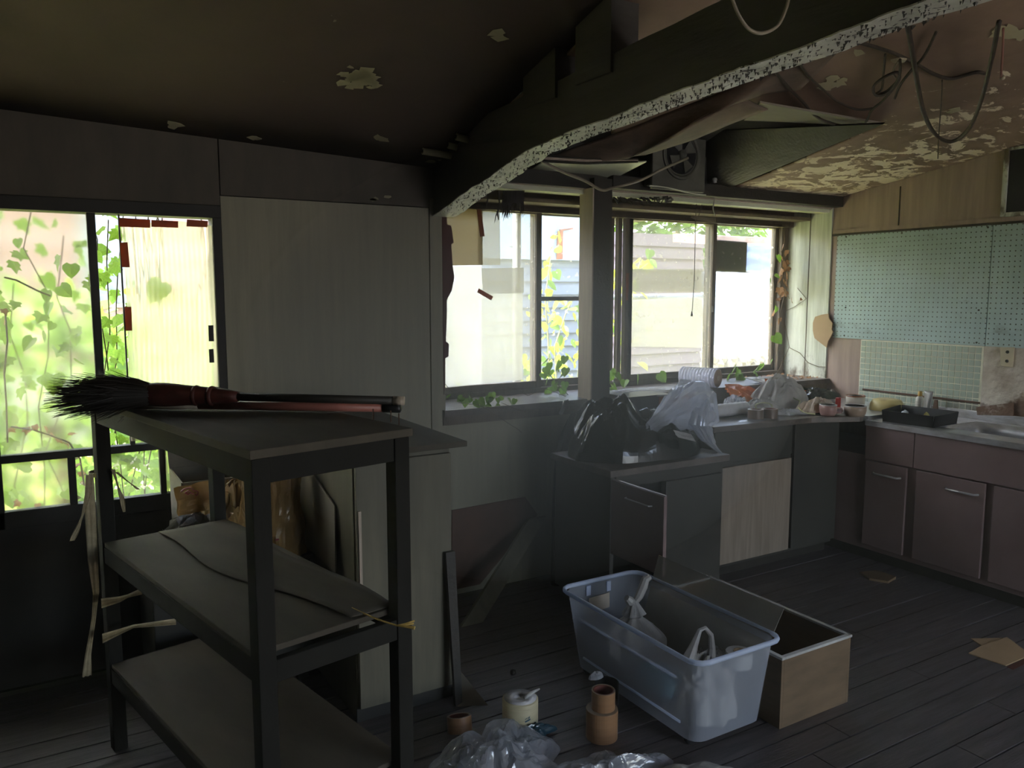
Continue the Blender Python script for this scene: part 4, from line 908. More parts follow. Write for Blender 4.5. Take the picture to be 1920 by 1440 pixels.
solo('plastic_film', 'flat clear film spread along the counter edge under the tape rolls', 'plastic film', crumple(3.33, 2.985, .8205, .22, .07, .004, 15, amp=.8, fq=3.5, flat=1, lay=.0002), M['clear_bag'])
solo('plastic_film', 'flat clear film spread on the counter right of the tape rolls', 'plastic film', crumple(3.60, 3.00, .821, .13, .08, .02, 25, amp=.8, fq=3.5, flat=1), M['clear_bag'])
solo('white_bag', 'large crumpled white plastic bag in the pile below the sill', 'bag', crumple(3.75, 3.20, .822, .25, .12, .175, 5, amp=.45, fq=2, flat=.6, nu=70, nv=32, rot=.15), M['white_bag'])
solo('white_bag', 'clear white bag with pinkish print left of the large white bag', 'bag', crumple(3.50, 3.13, .822, .12, .08, .075, 21, amp=.6, fq=3, flat=.6), M['white_bag'])
solo('clear_bag', 'small clear bag between the foam roll and the white bags', 'bag', crumple(3.36, 3.19, .822, .09, .06, .09, 31, amp=.6, fq=3), M['clear_bag'])
solo('beige_cloth', 'rumpled beige cloth between the white bag and the pinkish cup', 'cloth', crumple(3.80, 2.98, .822, .16, .07, .07, 41, amp=.9, fq=1.9, flat=.6, edge=.35), mat('beige cloth', (.55, .45, .36), .8, amt=.3, scale=10))
gp = [at(1487, 746, 1, 3.10), at(1500, 752, 1, 3.05), at(1497, 765, 1, 2.98), at(1508, 774, 1, 2.93), at(1528, 783, 1, 2.90)]
for p in gp: p.z = max(p.z, .828)
mb = MB().tube(gp, .004, 7)
lp_ = [at(1432+16*math.cos(t_), 762+7*math.sin(t_), 1, 3.0) for t_ in [i*.45 for i in range(15)]]
mb.tube(lp_, .0035, 6)
solo('nylon_string', 'pale yellow-green cord looping over the white bags', 'cord', mb, mat('yellow green cord', (.72, .74, .42), .5), smooth=True)
def lathe_thing(name, label, cat, c, parts, loc=None, group=None):
    t = thing(name, label, cat, loc or c, group=group)
    for n_, prof, m_, kw in parts: MB().lathe(prof, c=c, n=kw.pop('n', 32), **kw).build(n_, M[m_] if isinstance(m_, str) else m_, t, smooth=True)
    return t
M['cup_p'] = mat('dusky pink glaze', (.36, .21, .19), .35, amt=.15); M['cup_t'] = mat('tan glaze', (.36, .27, .20), .35, amt=.15); M['cup_in'] = mat('pale glaze', (.62, .60, .60), .3)
def cup(x, y, R, h, m, label, name='cup'):
    c = (x, y, .822)
    t = lathe_thing(name, label, 'cup', c, [('body', [(R*.80, 0), (R*.93, h*.25), (R, h*.6), (R, h), (R*.96, h+.001)], m, {}), ('inner_bowl', [(R*.95, h+.001), (R*.92, h*.5), (R*.7, .006), (0, .005)], 'cup_in', {}), ('rim', [(R*1.01, h-.001), (R*1.01, h+.003), (R*.94, h+.003), (R*.94, h)], 'cup_in', {'closed': True})])
    return t
cp = cup(3.735, 2.86, .046, .058, 'cup_p', 'dusky pink handled cup at the counter edge left of the tan bowl', 'handled_cup')
MB().tube([(3.775, 2.835, .862), (3.797, 2.822, .860), (3.803, 2.818, .848), (3.793, 2.824, .836), (3.770, 2.838, .836)], .006, 8).build('handle', M['cup_p'], cp, smooth=True)
cup(3.845, 2.77, .058, .056, 'cup_t', 'tan bowl at the sink corner beside the black tray', 'tan_bowl')
c = tuple(at(1608, 772, 2, .822)); 
tn = lathe_thing('tin_can', 'white and yellow paper-labelled tin behind the tan bowl', 'tin', (4.12, 2.97, .822), [('body', [(.052, 0), (.052, .070), (.050, .071)], mat('paper label', (.60, .55, .46), .5, amt=.25, scale=9), {}), ('rim', [(.053, .068), (.054, .071), (.053, .074), (.049, .074), (.048, .068)], mat('rusty rim', (.45, .14, .05), .5), {'closed': True}), ('contents', [(.048, .066), (.03, .075), (0, .078)], 'black', {'n': 14})])
solo('red_clip', 'small red plastic clip left of the paper-labelled tin', 'clip', bx(3.985, 4.01, 2.985, 3.005, .822, .888), mat('red plastic', (.50, .05, .04), .4), bevel=.003)
solo('dark_rag', 'dark grey plastic rag heaped in the far corner of the counter', 'rag', crumple(4.10, 3.25, .840, .20, .10, .06, 51, amp=.8, fq=3, flat=.6), M['black_bag'])
pk_ = lathe_thing('yellow_basin', 'yellow upturned plastic bowl with a browned base behind the black tray', 'bowl', (4.235, 2.845, .800), [('bowl', [(.090, 0), (.094, .012), (.092, .05), (.078, .075), (.05, .083), (0, .080)], spots(mat('yellow plastic', (.68, .56, .24), .4, amt=.15), (.30, .17, .09), 7, .5, .68, axis=[2], rng=[(.03, .085, -.2, .08)]), {})])
tr = thing('black_tray', 'black rectangular plastic tray of small things at the sink corner', 'tray', (4.03, 2.55, .800))
T0, T1, T2, T3 = at(1638, 789, 2, .801), at(1748, 803, 2, .801), at(1752, 778, 2, .801), at(1690, 760, 2, .801)
T0 = Vector((3.93, 2.66, .801)); T1 = Vector((3.955, 2.39, .801)); T2 = Vector((4.22, 2.42, .801)); T3 = Vector((4.20, 2.73, .801))
cc = (T0+T1+T2+T3)/4; UZ = Vector((0, 0, .062))
for a, b_ in ((T0, T1), (T1, T2), (T2, T3), (T3, T0)):
    n1 = (cc-(a+b_)/2).normalized()*.004; MB().prism([a, b_, b_+UZ-n1*2, a+UZ-n1*2], n1).build('side', M['black'], tr, bevel=.001)
MB().prism([T0, T1, T2, T3], (0, 0, .004)).build('base', M['black'], tr)
solo('yellow_scrap', 'small yellow scrap lying in the black tray', 'scrap', crumple(4.07, 2.50, .806, .03, .012, .045, 61, nu=20, nv=8), mat('yellow scrap', (.75, .65, .15), .5))
solo('plastic_scrap', 'small clear scrap lying in the black tray left of the yellow one', 'scrap', crumple(4.03, 2.60, .806, .03, .02, .05, 62, nu=20, nv=8), M['clear_bag'])
bt_ = thing('spray_bottle', 'amber capped white bottle standing behind the grey tube at the tiles', 'bottle', (4.40, 2.74, .822))
MB().lathe([(.0, 0), (.022, .001), (.024, .02), (.024, .075), (.017, .092), (.009, .098), (0, .099)], c=(4.395, 2.745, .801), n=24, sx=1, sy=1).build('bottle_body', mat('cloudy bottle', (.60, .57, .50), .3, amt=.35, scale=30, stretch=(1, 1, 3)), bt_, smooth=True)
MB().lathe([(.011, .095), (.012, .10), (.012, .122), (.009, .126), (0, .127)], c=(4.395, 2.745, .801), n=18).build('cap', mat('amber cap', (.62, .38, .08), .4), bt_, smooth=True)
tb = thing('grey_tube', 'grey squeeze tube standing upright on its cap against the tiles', 'tube', (4.36, 2.67, .801))
def tube_(u, v):
    a = u*2*math.pi; z = .801+.012+.125*v; rx = .017+(.026-.017)*v; ry = .017*(1-v)+.002*v; return (4.36+ry*math.cos(a), 2.672+rx*math.sin(a), z)
MB().grid(tube_, 28, 8).build('tube_body', mat('grey tube', (.30, .29, .28), .35, .4, amt=.25), tb, smooth=True, solid=.001)
MB().lathe([(0, 0), (.014, 0), (.014, .014), (0, .014)], c=(4.36, 2.672, .801), n=18).build('cap', M['black'], tb)
solo('dark_wedge', 'dark brown wedge leaning right of the grey tube', 'wedge', MB().prism([(4.27, 2.60, .801), (4.27, 2.555, .801), (4.30, 2.585, .90), (4.30, 2.60, .90)], (.010, 0, 0)), M['rust'])
solo('valve_stub', 'small tarnished tap stub at the wall behind the black bin bag', 'tap', MB().tube([at(1052, 775, 1, 3.40), at(1056, 766, 1, 3.36), at(1058, 752, 1, 3.36), at(1065, 750, 1, 3.36)], [.010, .009, .006, .006], 10), M['steel_wire'], smooth=True)

# ================================================================= storage tub, wooden box, sheet
tub = thing('storage_tub', 'translucent wheeled plastic tub standing open on the floor', 'tub', (1.90, 2.11, 0))
M['tub'] = mat('cloudy clear polypropylene', (.74, .80, .92), .24, transl=.35, thin=.62, amt=.06, coat=.3)
M['tub_rim'] = mat('cloudy tub rim', (.72, .80, .95), .3, transl=.4, amt=.05)
bx0, bx1, by0, by1 = 1.765, 2.085, 1.80, 2.475
tx0, tx1, ty0, ty1 = 1.705, 2.085, 1.735, 2.490
def rr(x0, x1, y0, y1, r, u):
    hx, hy = (x1-x0)/2, (y1-y0)/2; cx, cy = (x0+x1)/2, (y0+y1)/2
    per = [2*(hx-r), math.pi*r/2, 2*(hy-r), math.pi*r/2]*2; tot = sum(per); s = (u % 1)*tot
    k = 0
    while k < 7 and s > per[k]: s -= per[k]; k += 1
    f = s/per[k]
    C4 = [(hx-r, -hy+r, -90), None, (hx-r, hy-r, 0), None, (-hx+r, hy-r, 90), None, (-hx+r, -hy+r, 180)]
    if k == 0: return (cx-hx+r+s, cy-hy)
    if k == 2: return (cx+hx, cy-hy+r+s)
    if k == 4: return (cx+hx-r-s, cy+hy)
    if k == 6: return (cx-hx, cy+hy-r-s)
    o_ = {1: (hx-r, -hy+r, -90), 3: (hx-r, hy-r, 0), 5: (-hx+r, hy-r, 90), 7: (-hx+r, -hy+r, 180)}[k]
    a = math.radians(o_[2]+90*f); return (cx+o_[0]+r*math.cos(a), cy+o_[1]+r*math.sin(a))
TH = .345
def wallf(u, v):
    a = rr(bx0, bx1, by0, by1, .05, u); b_ = rr(tx0+.008, tx1-.008, ty0+.008, ty1-.008, .045, u); z = .035+(TH-.035)*v
    return (a[0]+(b_[0]-a[0])*v, a[1]+(b_[1]-a[1])*v, z)
MB().grid(wallf, 96, 12).build('tub_wall', M['tub'], tub, smooth=True)
MB().grid(lambda u, v: (*[((bx0+bx1)/2, (by0+by1)/2)[i]+(rr(bx0, bx1, by0, by1, .05, u)[i]-((bx0+bx1)/2, (by0+by1)/2)[i])*v for i in (0, 1)], .035), 96, 2).build('tub_base', M['tub'], tub)
def rimf(u, v):
    a = v*2*math.pi; p = rr(tx0-.004, tx1+.004, ty0-.004, ty1+.004, .05, u); cx, cy = (tx0+tx1)/2, (ty0+ty1)/2
    d_ = Vector((p[0]-cx, p[1]-cy)).normalized(); return (p[0]+d_.x*.008*math.cos(a), p[1]+d_.y*.008*math.cos(a), TH+.004+.009*math.sin(a))
MB().grid(rimf, 96, 10).build('rim', M['tub_rim'], tub, smooth=True)
for (x, y) in ((1.80, 1.86), (1.80, 2.43), (2.05, 1.86), (2.05, 2.43)):
    cs = MB().lathe([(0, -.010), (.020, -.010), (.022, -.007), (.022, .007), (.020, .010), (0, .010)], n=20, M=Matrix.Rotation(math.pi/2, 4, 'X'), c=(x, y, .022)).build('caster', M['black'], tub, smooth=True)
    bx(x-.008, x+.008, y-.015, y+.015, .022, .04).build('caster_fork', M['black'], cs)
for i in (0, 1):
    y = 2.478; x = 1.83+.10*i; bx(x-.010, x+.010, y-.004, y, .30, .34).build('latch_tab', M['tub_rim'], tub)
for z, xa in ((.245, 1.745), (.09, 1.76)):
    MB().tube([(xa-.006+(.02 if z < .1 else 0)*0, 1.86 if z < .1 else 1.87, z), (xa-.006, 2.40, z)], .005, 8).build('moulded_rib', M['tub_rim'], tub, smooth=True)
lb = MB().prism([(1.83, 2.470, .225), (1.93, 2.470, .235), (1.93, 2.472, .295), (1.83, 2.472, .29)], (0, -.002, 0)); lb.build('paper_label', mat('cream label', (.62, .54, .44), .6), tub)
def knotbag(c, R, h, seed, name, label, ears):
    t = thing(name, label, 'bag', c)
    def f(u, v):
        a = u*2*math.pi; q = Vector((math.cos(a)*1.2, math.sin(a)*1.2, v*1.6))
        if v < .75: k = math.sin(min(1, v/.75*1.0)*math.pi*.86+.35); z = h*.8*(v/.75)
        else: k = .36*(1-(v-.75)/.25*.8); z = h*(.8+.2*(v-.75)/.25)
        d = 1+.18*(rid(q, 1.6, seed)-.5)+.10*math.sin(a*7)*v
        return (c[0]+R*k*d*math.cos(a), c[1]+R*k*d*math.sin(a)*.9, c[2]+z)
    MB().grid(f, 40, 24).build('bag_body', M['white_bag'], t, smooth=False, solid=.0015)
    for pts, r_ in ears: MB().tube([Vector(c)+Vector(p) for p in pts], r_, 9).build('knot_end', M['white_bag'], t)
    return t
knotbag((1.89, 2.27, .075), .120, .265, 3, 'knotted_bag', 'white carrier bag tied in a knot at the far end of the tub',
        [([(0, 0, .25), (.025, .0, .275), (.045, 0, .31), (.055, 0, .335), (.075, 0, .342)], [.012, .016, .018, .016, .012]), ([(0, 0, .25), (-.02, 0, .265), (-.035, 0, .28)], [.012, .018, .012])])
hb = thing('carrier_bag', 'white carrier bag with one loop handle up, at the near end of the tub', 'bag', (1.97, 1.93, .04))
bagblob(1.95, 1.93, .04, .10, .07, .20, 17, amp=.4).build('bag_body', M['white_bag'], hb, solid=.001)
hp = [at(1292, 1235, 1, 1.92), at(1302, 1208, 1, 1.92), at(1312, 1182, 1, 1.92), at(1322, 1177, 1, 1.92), at(1333, 1190, 1, 1.92), at(1335, 1215, 1, 1.92), at(1332, 1237, 1, 1.92)]
MB().tube(hp, [.022, .013, .008, .007, .009, .012, .018], 8).build('loop_handle', M['white_bag'], hb)
rl = thing('tape_coil', 'white round roll lying on edge in the near corner of the tub', 'roll', (2.03, 1.86, .10))
MB().lathe([(.045, 0), (.045, .05), (.018, .05), (.018, 0)], c=(2.02, 1.86, .22), n=30, closed=True).build('winding', M['white_plastic'], rl, smooth=False)
MB().lathe([(.02, .001), (.02, .054), (.014, .054), (.014, .001)], c=(2.02, 1.86, .22), n=24, closed=True).build('core', M['cardboard'], rl)
solo('blue_jug', 'pale blue rounded plastic jug lying inside the tub', 'jug', MB().lathe([(0, -.11), (.05, -.105), (.06, -.06), (.062, .05), (.045, .09), (.02, .10), (.02, .12), (0, .12)], n=26, M=Matrix.Rotation(1.45, 4, 'X'), c=(1.86, 2.06, .115)), mat('pale blue plastic', (.25, .50, .62), .3, transl=.3), smooth=True)
solo('white_bundle', 'pale bundled cloth filling the bottom of the tub', 'bundle', crumple(1.93, 1.95, .045, .12, .13, .12, 71, amp=.5, fq=2), mat('pale bundle', (.45, .44, .42), .7, amt=.4, scale=9))
M['sheet_clear'] = mat('scratched translucent sheet', (.42, .40, .36), .35, transl=.35, thin=.45, amt=.2, scale=6)
sA, sB = at(1235, 1041, 0, 2.112), at(1470, 1140, 0, 2.112)
solo('translucent_sheet', 'stiff translucent sheet leaning upright along the right side of the tub', 'sheet', MB().prism([(2.00, 2.40, .045), (2.00, 1.84, .045), (2.112, sB.y, sB.z), (2.112, sA.y, sA.z)], (.003, 0, 0)), M['sheet_clear'])
wbx = thing('wooden_box', 'tan open wooden box with a white-edged rim behind the tub', 'box', (2.33, 2.12, 0))
qx0, qx1, qy0, qy1, qh = 2.125, 2.490, 1.765, 2.47, .250
for n_, a in (('side_board', (qx0, qx0+.012, qy0, qy1, 0, qh)), ('side_board', (qx1-.012, qx1, qy0, qy1, 0, qh)), ('end_board', (qx0+.012, qx1-.012, qy0, qy0+.012, 0, qh)), ('end_board', (qx0+.012, qx1-.012, qy1-.012, qy1, 0, qh)), ('bottom_board', (qx0+.012, qx1-.012, qy0+.012, qy1-.012, 0, .01))):
    bx(*a).build(n_, M['tan_box'], wbx, bevel=.001)
for a in ((qx0-.004, qx0+.014, qy0-.004, qy1+.004), (qx1-.014, qx1+.004, qy0-.004, qy1+.004), (qx0+.014, qx1-.014, qy0-.004, qy0+.014), (qx0+.014, qx1-.014, qy1-.014, qy1+.004)):
    bx(*a, qh, qh+.010).build('rim_strip', M['white_plastic'], wbx, bevel=.002)

# ================================================================= on the floor
sp = thing('string_spool', 'cream string spool with a small blue print standing on the floor', 'spool', (1.365, 2.235, 0))
cx, cy = 1.365, 2.235; SH = .110; SR = .062
MB().lathe([(SR, 0), (SR, SH-.004), (SR-.006, SH), (.022, SH+.001), (.019, SH-.004), (.019, .03), (.0, .03)], c=(cx, cy, 0), n=44).build('winding', mat('cream string winding', (.62, .55, .36), .5, amt=.15, scale=3, stretch=(1, 1, 40), bump=.3, bscale=8), sp, smooth=True)
MB().lathe([(SR-.005, SH+.0006), (.023, SH+.0018), (.020, SH-.002)], c=(cx, cy, 0), n=44).build('white_top', mat('white spool top', (.66, .64, .66), .45, amt=.12, scale=14, bump=.4), sp, smooth=True)
MB().tube([(cx+.005, cy-.02, SH+.004), (cx+.03, cy-.012, SH+.009), (cx+.06, cy+.0, SH+.006), (cx+.085, cy+.01, SH+.003)], [.006, .007, .005, .003], 8).build('loose_end', M['white_plastic'], sp, smooth=True)
blue = mat('blue print', (.02, .12, .20), .5)
pl = at(985, 1338, 1, cy-.058); th = math.atan2(pl.y-cy, pl.x-cx)
def onr(da, z): a = th+.12+da; return Vector((cx+(SR+.0008)*math.cos(a), cy+(SR+.0008)*math.sin(a), z))
for da0, da1, za, zb_ in ((-.15, .17, .051, .056), (-.15, -.02, .060, .0625), (.03, .07, .060, .066), (.09, .14, .061, .067)):
    MB().grid(lambda u, v, a=da0, b=da1, c=za, d=zb_: onr(a+(b-a)*u, c+(d-c)*v+.006*u), 6, 1).build('blue_print', blue, sp)
fl1 = tape_roll('tape_roll', 'tan tape roll standing on another one beside the tub', 1.578, 2.045, .102, .040, .031, .062, 'tape_roll', 'tape rolls on the floor')
fl2 = tape_roll('tape_roll', 'wider tan tape roll standing on the floor under the smaller one beside the tub', 1.573, 2.045, .0, .054, .030, .100, 'tape_roll', 'tape rolls on the floor', core='cardboard')
RT3 = tape_roll('tape_roll', 'tan tape roll with a red core lying tilted at the cabinet foot', 1.165, 2.30, .012, .042, .030, .050, 'tape_roll', 'tape rolls on the floor'); RT3.rotation_euler = (-.25, .15, .3)
solo('blue_film', 'dark blue plastic film crumpled around the foot of the string spool', 'plastic film', crumple(1.345, 2.16, .0, .095, .04, .035, 81, amp=.6, fq=2.4), mat('dark blue film', (.02, .07, .10), .2, coat=.5))
solo('tape_scrap', 'black strip curling behind the stacked tape rolls', 'strip', MB().grid(lambda u, v: (1.600+.055*math.cos(-.9+2.4*u), 2.075+.05*math.sin(-.9+2.4*u), .10+.07*v), 16, 2), M['black'], solid=.001)
solo('clear_scrap', 'small clear plastic scrap on top behind the stacked tape rolls', 'scrap', crumple(1.60, 2.115, .165, .03, .016, .02, 91, nu=18, nv=8), M['clear_bag'])
solo('plastic_film', 'shiny clear plastic film crumpled on the floor at the lower left of the spool', 'plastic film', crumple(1.16, 2.06, .0, .24, .19, .10, 14, amp=.95, fq=2.4, flat=.8, nu=90, nv=46, rot=.2), M['clear_bag'])
solo('plastic_film', 'clear plastic film crumpled on the floor in front of the tub', 'plastic film', crumple(1.42, 1.83, .0, .24, .11, .07, 24, amp=.95, fq=2.4, flat=.9, nu=90, nv=40, rot=-.2), M['clear_bag'])
solo('plastic_film', 'pale stiff plastic film lying at the bottom edge of the photo', 'plastic film', crumple(1.60, 1.66, .0, .20, .10, .07, 34, amp=.7, fq=1.3, flat=1, nu=60, nv=24, rot=-.25), M['white_bag'])
cbp = [(1816, 1240), (1838, 1212), (1822, 1198), (1880, 1196), (1893, 1198), (1925, 1225), (1925, 1240), (1888, 1250)]
mbc = MB().prism([at(x, y, 2, .004) for x, y in [(1816, 1226), (1842, 1211), (1888, 1196), (1925, 1223), (1925, 1232), (1886, 1249)]], (0, 0, .004))
cbt = thing('cardboard_piece', 'torn tan cardboard piece lying on the floor at the right', 'cardboard', tuple(at(1870, 1225, 2, .0)))
mbc.build('sheet', M['cardboard'], cbt)
MB().prism([at(1820, 1198, 2, .001), at(1880, 1197, 2, .001), at(1845, 1214, 2, .001)], (0, 0, .003)).build('torn_corner', M['cardboard'], cbt)
MB().prism([at(1888, 1251, 2, .001), at(1925, 1233, 2, .001), at(1925, 1243, 2, .001), at(1900, 1256, 2, .001)], (0, 0, .002)).build('red_underside', M['red_dark'], cbt)
solo('wood_chip', 'dim tan wood offcut lying on the dark floor before the corner cabinets', 'offcut', MB().prism([at(1612, 1076, 2, .001), at(1645, 1073, 2, .001), at(1680, 1085, 2, .001), at(1665, 1094, 2, .001), at(1630, 1088, 2, .001)], (0, 0, .012)), M['tan_box'])
solo('floor_pebble', 'small dark lump on the floor boards behind the string spool', 'lump', MB().lathe([(0, 0), (.012, .001), (.010, .012), (0, .016)], c=at(962, 1262, 2, 0), n=9), M['dark_wood'])
# ================================================================= outside
GZ = -.35
M['ground'] = spots(mat('dry garden ground', (.42, .40, .20), .9, col2=(.25, .30, .09), scale=1.2, bump=.4, bscale=8), (.50, .42, .32), 2.5, .5, .6)
struct('trim_7', bx(-30, 40, YB+.12, 45, GZ-.05, GZ), M['ground'])
struct('trim_8', bx(-30, 40, -40, YF-.12, GZ-.05, GZ), mat('yard soil behind', (.46, .43, .38), .9))
# neighbour's shed: clapboards
sd = thing('shed', 'neighbour shed with grey mauve clapboards seen through the bay window', 'shed', (6.1, 7.3, GZ))
M['clap'] = mat('grey mauve clapboard', (.40, .31, .30), .7, col2=(.30, .24, .24), scale=2, stretch=(.6, 3, 3)); M['clap2'] = mat('blue grey clapboard', (.28, .31, .36), .7, col2=(.20, .23, .28), scale=2, stretch=(.6, 3, 3))
bx(4.0, 7.05, 7.325, 9.5, GZ, 2.17).build('wall_core', M['clap2'], sd)
for i in range(18):
    z = GZ+.14*i
    MB().prism([(5.5, 7.275, z), (7.07, 7.275, z), (7.07, 7.315, z+.145), (5.5, 7.315, z+.145)], (0, .006, 0)).build('clapboard', M['clap'], sd)
for i in range(15):
    z = GZ+.14*i
    MB().prism([(4.0, 7.275, z), (5.496, 7.275, z), (5.496, 7.315, z+.145), (4.0, 7.315, z+.145)], (0, .006, 0)).build('clapboard', M['clap2'], sd)
bx(3.95, 5.49, 7.24, 7.27, 1.84, 2.45).build('blue_wall_sheet', mat('pale blue wall sheet', (.50, .62, .80), .6, amt=.1), sd)
bx(3.9, 7.2, 7.1, 9.6, 2.45, 2.50).build('roof_sheet', M['frame'], sd)
r_ = [at(x, y, 1, 7.2) for x, y in ((1047, 433), (1056, 433), (1055, 486), (1045, 486))]
MB().prism(r_, (0, .02, 0)).build('rust_post', mat('rust orange post', (.55, .17, .07), .7), sd)
r_ = [at(x, y, 1, 7.2) for x, y in ((1050, 430), (1075, 427), (1075, 430), (1052, 433))]
MB().prism(r_, (0, .02, 0)).build('rust_rail', mat('rust orange rail', (.55, .22, .12), .7), sd)
def hang(name, label, pts, Y, m, seed, cat, amp=.05, n=26):
    A_, B_, C_, D_ = [at(x, y, 1, Y) for x, y in pts]
    def f(u, v):
        p = A_.lerp(B_, u).lerp(D_.lerp(C_, u), v); q = Vector((u*2.5, v*1.6, seed)); p.y += amp*(rid(q, 1.2, seed)+.5*noise.noise(q*3)); return p
    return solo(name, label, cat, MB().grid(f, n, n), M[m], solid=.004, smooth=True)
M['tarp_w'] = mat('white tarp', (.66, .72, .82), .5, amt=.12, scale=3, transl=.35); M['tarp_b'] = mat('blue grey tarp', (.34, .42, .58), .5, amt=.2, scale=3, transl=.2)
hang('white_tarp', 'large white tarp hanging outside the right pane of the bay window', [(1322, 509), (1500, 513), (1500, 645), (1322, 648)], 5.4, 'tarp_w', 3, 'tarp')
hang('blue_tarp', 'blue-grey tarp hanging above the white tarp outside', [(1385, 459), (1500, 461), (1500, 512), (1385, 510)], 5.6, 'tarp_b', 5, 'tarp', .03)
MB_ = MB().prism([at(x, y, 1, 6.3) for x, y in ((1322, 441), (1500, 449), (1500, 462), (1322, 458))], (0, .5, .05)); solo('shed_roof', 'reddish low roof edge above the tarps outside', 'roof', MB_, mat('reddish roof edge', (.50, .32, .26), .8))
po = thing('drain_pole', 'grey vertical pole standing outside the left bay glass', 'pole', (2.25, 4.15, GZ))
xp = at(969, 560, 1, 4.15).x; MB().tube([(xp, 4.15, GZ), (xp, 4.15, 2.4)], .026, 16).build('pole_shaft', mat('grey painted pole', (.30, .32, .33), .5), po, smooth=True)
MB().lathe([(.027, -.02), (.031, -.015), (.031, .015), (.027, .02)], c=(xp, 4.15, at(969, 572, 1, 4.15).z), n=16, closed=True).build('clamp', M['rust'], po)
hp_ = thing('horizontal_pipe', 'pale horizontal pipe crossing outside the middle bay pane', 'pipe', tuple(at(1250, 555, 1, 5.0)))
MB().tube([at(1100, 558, 1, 5.0), at(1345, 554, 1, 5.0)], .022, 12).build('pipe', mat('pale blue pipe', (.55, .62, .74), .4), hp_, smooth=True)
tf = thing('tarp_frame', 'thin metal frame that carries the tarps outside', 'frame', (5.9, 5.5, GZ))
for a, b_ in ((at(1318, 508, 1, 5.45), at(1510, 512, 1, 5.45)), (at(1380, 458, 1, 5.65), at(1510, 461, 1, 5.65)), (at(1506, 455, 1, 5.5), Vector((at(1506, 455, 1, 5.5).x, 5.5, GZ))), (at(1326, 505, 1, 5.5), Vector((at(1326, 505, 1, 5.5).x, 5.5, GZ)))):
    MB().tube([a, b_], .012, 8).build('rail', M['steel_wire'], tf, smooth=True)
# low rubble and stones in the yard beyond the bay
pos = ['leftmost', 'second from left', 'third from left', 'fourth from left', 'fifth from left', 'sixth from left', 'seventh from left', 'eighth from left']
SL = [('%s stone in the upper row of the rubble bank below the white tarp' if k_ % 2 == 0 else '%s stone in the lower row of the rubble bank below the white tarp') % pos[k_//2] for k_ in range(16)]
for i in range(16):
    px = 1340+8.0*i+rnd.uniform(-3, 3); p = at(1338+8.6*i, 672+10*(i%2), 1, 6.0); s_ = rnd.uniform(.045, .075)
    def stf(u, v, p=p, s_=s_, i=i):
        a = u*2*math.pi; b_ = v*math.pi; q = Vector((math.sin(b_)*math.cos(a), math.sin(b_)*math.sin(a), math.cos(b_))); return p+q*s_*(1+.5*noise.noise(q*1.5+Vector((i, 0, 0))))
    if i == 0: stone = M['stone'] = mat('pale field stone', (.50, .45, .38), .9, col2=(.28, .25, .22), scale=6)
    solo('stone', SL[i], 'stone', MB().grid(stf, 8, 6), stone, 'stones in the rubble bank')
bx_ = MB().grid(lambda u, v: (4.2+4.2*u, 5.7+1.2*v, GZ+.95*math.sin(min(1, v*2)*1.57)*(.85+.2*noise.noise(Vector((u*5, v*3, 2))))), 30, 8)
bk = bx_.build('earth_bank', spots(mat('weedy earth bank', (.44, .42, .22), .9, col2=(.26, .30, .10), scale=5, bump=.5), (.55, .48, .38), 4, .5, .6)); bk['kind'] = 'stuff'; bk['label'] = 'weedy earth bank outside below the tarp'
# pink house far left
hs = thing('pink_house', 'pale pink house with white trim behind the vines of the left window', 'house', (1.0, 11.5, GZ))
M['pinkw'] = mat('pale pink render', (.42, .29, .26), .8, amt=.1, scale=2)
bx(-5, 3.2, 11.5, 15, GZ, 3.6).build('wall', M['pinkw'], hs)
for i in range(7): bx(-5, 3.2, 11.46, 11.5, .30+.42*i, .33+.42*i).build('siding_line', mat('rose siding line', (.55, .30, .26), .8) if i == 0 else bpy.data.materials['rose siding line'], hs)
for x in (-2.6, .55):
    wn = bx(x, x+.95, 11.42, 11.46, 1.3, 2.5).build('window', M['white_plastic'], hs); bx(x+.06, x+.89, 11.40, 11.42, 1.36, 2.44).build('pane', mat('bluish far glass', (.35, .38, .45), .2) if x < 0 else bpy.data.materials['bluish far glass'], wn)
MB().prism([(-5.4, 11.1, 3.5), (3.6, 11.1, 3.5), (3.6, 15, 4.8), (-5.4, 15, 4.8)], (0, 0, .1)).build('roof', mat('brick red roof', (.45, .16, .12), .8), hs)
bx(-5, 3.2, 11.3, 11.45, GZ, .5).build('foundation_band', M['white_plastic'], hs)

# ---- leaves: three shared shapes
def leafmesh(kind, m):
    if kind == 0:   # lobed vine leaf
        out = [(0, -.05), (.30, -.12), (.50, .10), (.36, .22), (.52, .50), (.24, .52), (.0, 1.0), (-.24, .52), (-.52, .50), (-.36, .22), (-.50, .10), (-.30, -.12)]
    elif kind == 1:   # heart
        out = [(0, .03), (.22, -.10), (.44, .08), (.46, .34), (.28, .68), (0, 1.0), (-.28, .68), (-.46, .34), (-.44, .08), (-.22, -.10)]
    else:   # lance
        out = [(0, 0), (.16, .12), (.24, .38), (.17, .70), (0, 1.05), (-.17, .70), (-.24, .38), (-.16, .12)]
    v = [(0, .35, -.03)]+[(x, y, .10*abs(x)*1.6-.10*(y-.3)**2) for x, y in out]
    f = [(0, 1+i, 1+(i+1) % len(out)) for i in range(len(out))]
    me = bpy.data.meshes.new('leaf'); me.from_pydata(v, [], f); me.materials.append(m)
    return me
LM = {(k, m): leafmesh(k, M[m]) for k in (0, 1, 2) for m in ('leaf', 'leaf_y', 'leaf_dry')}
LR = random.Random(3)
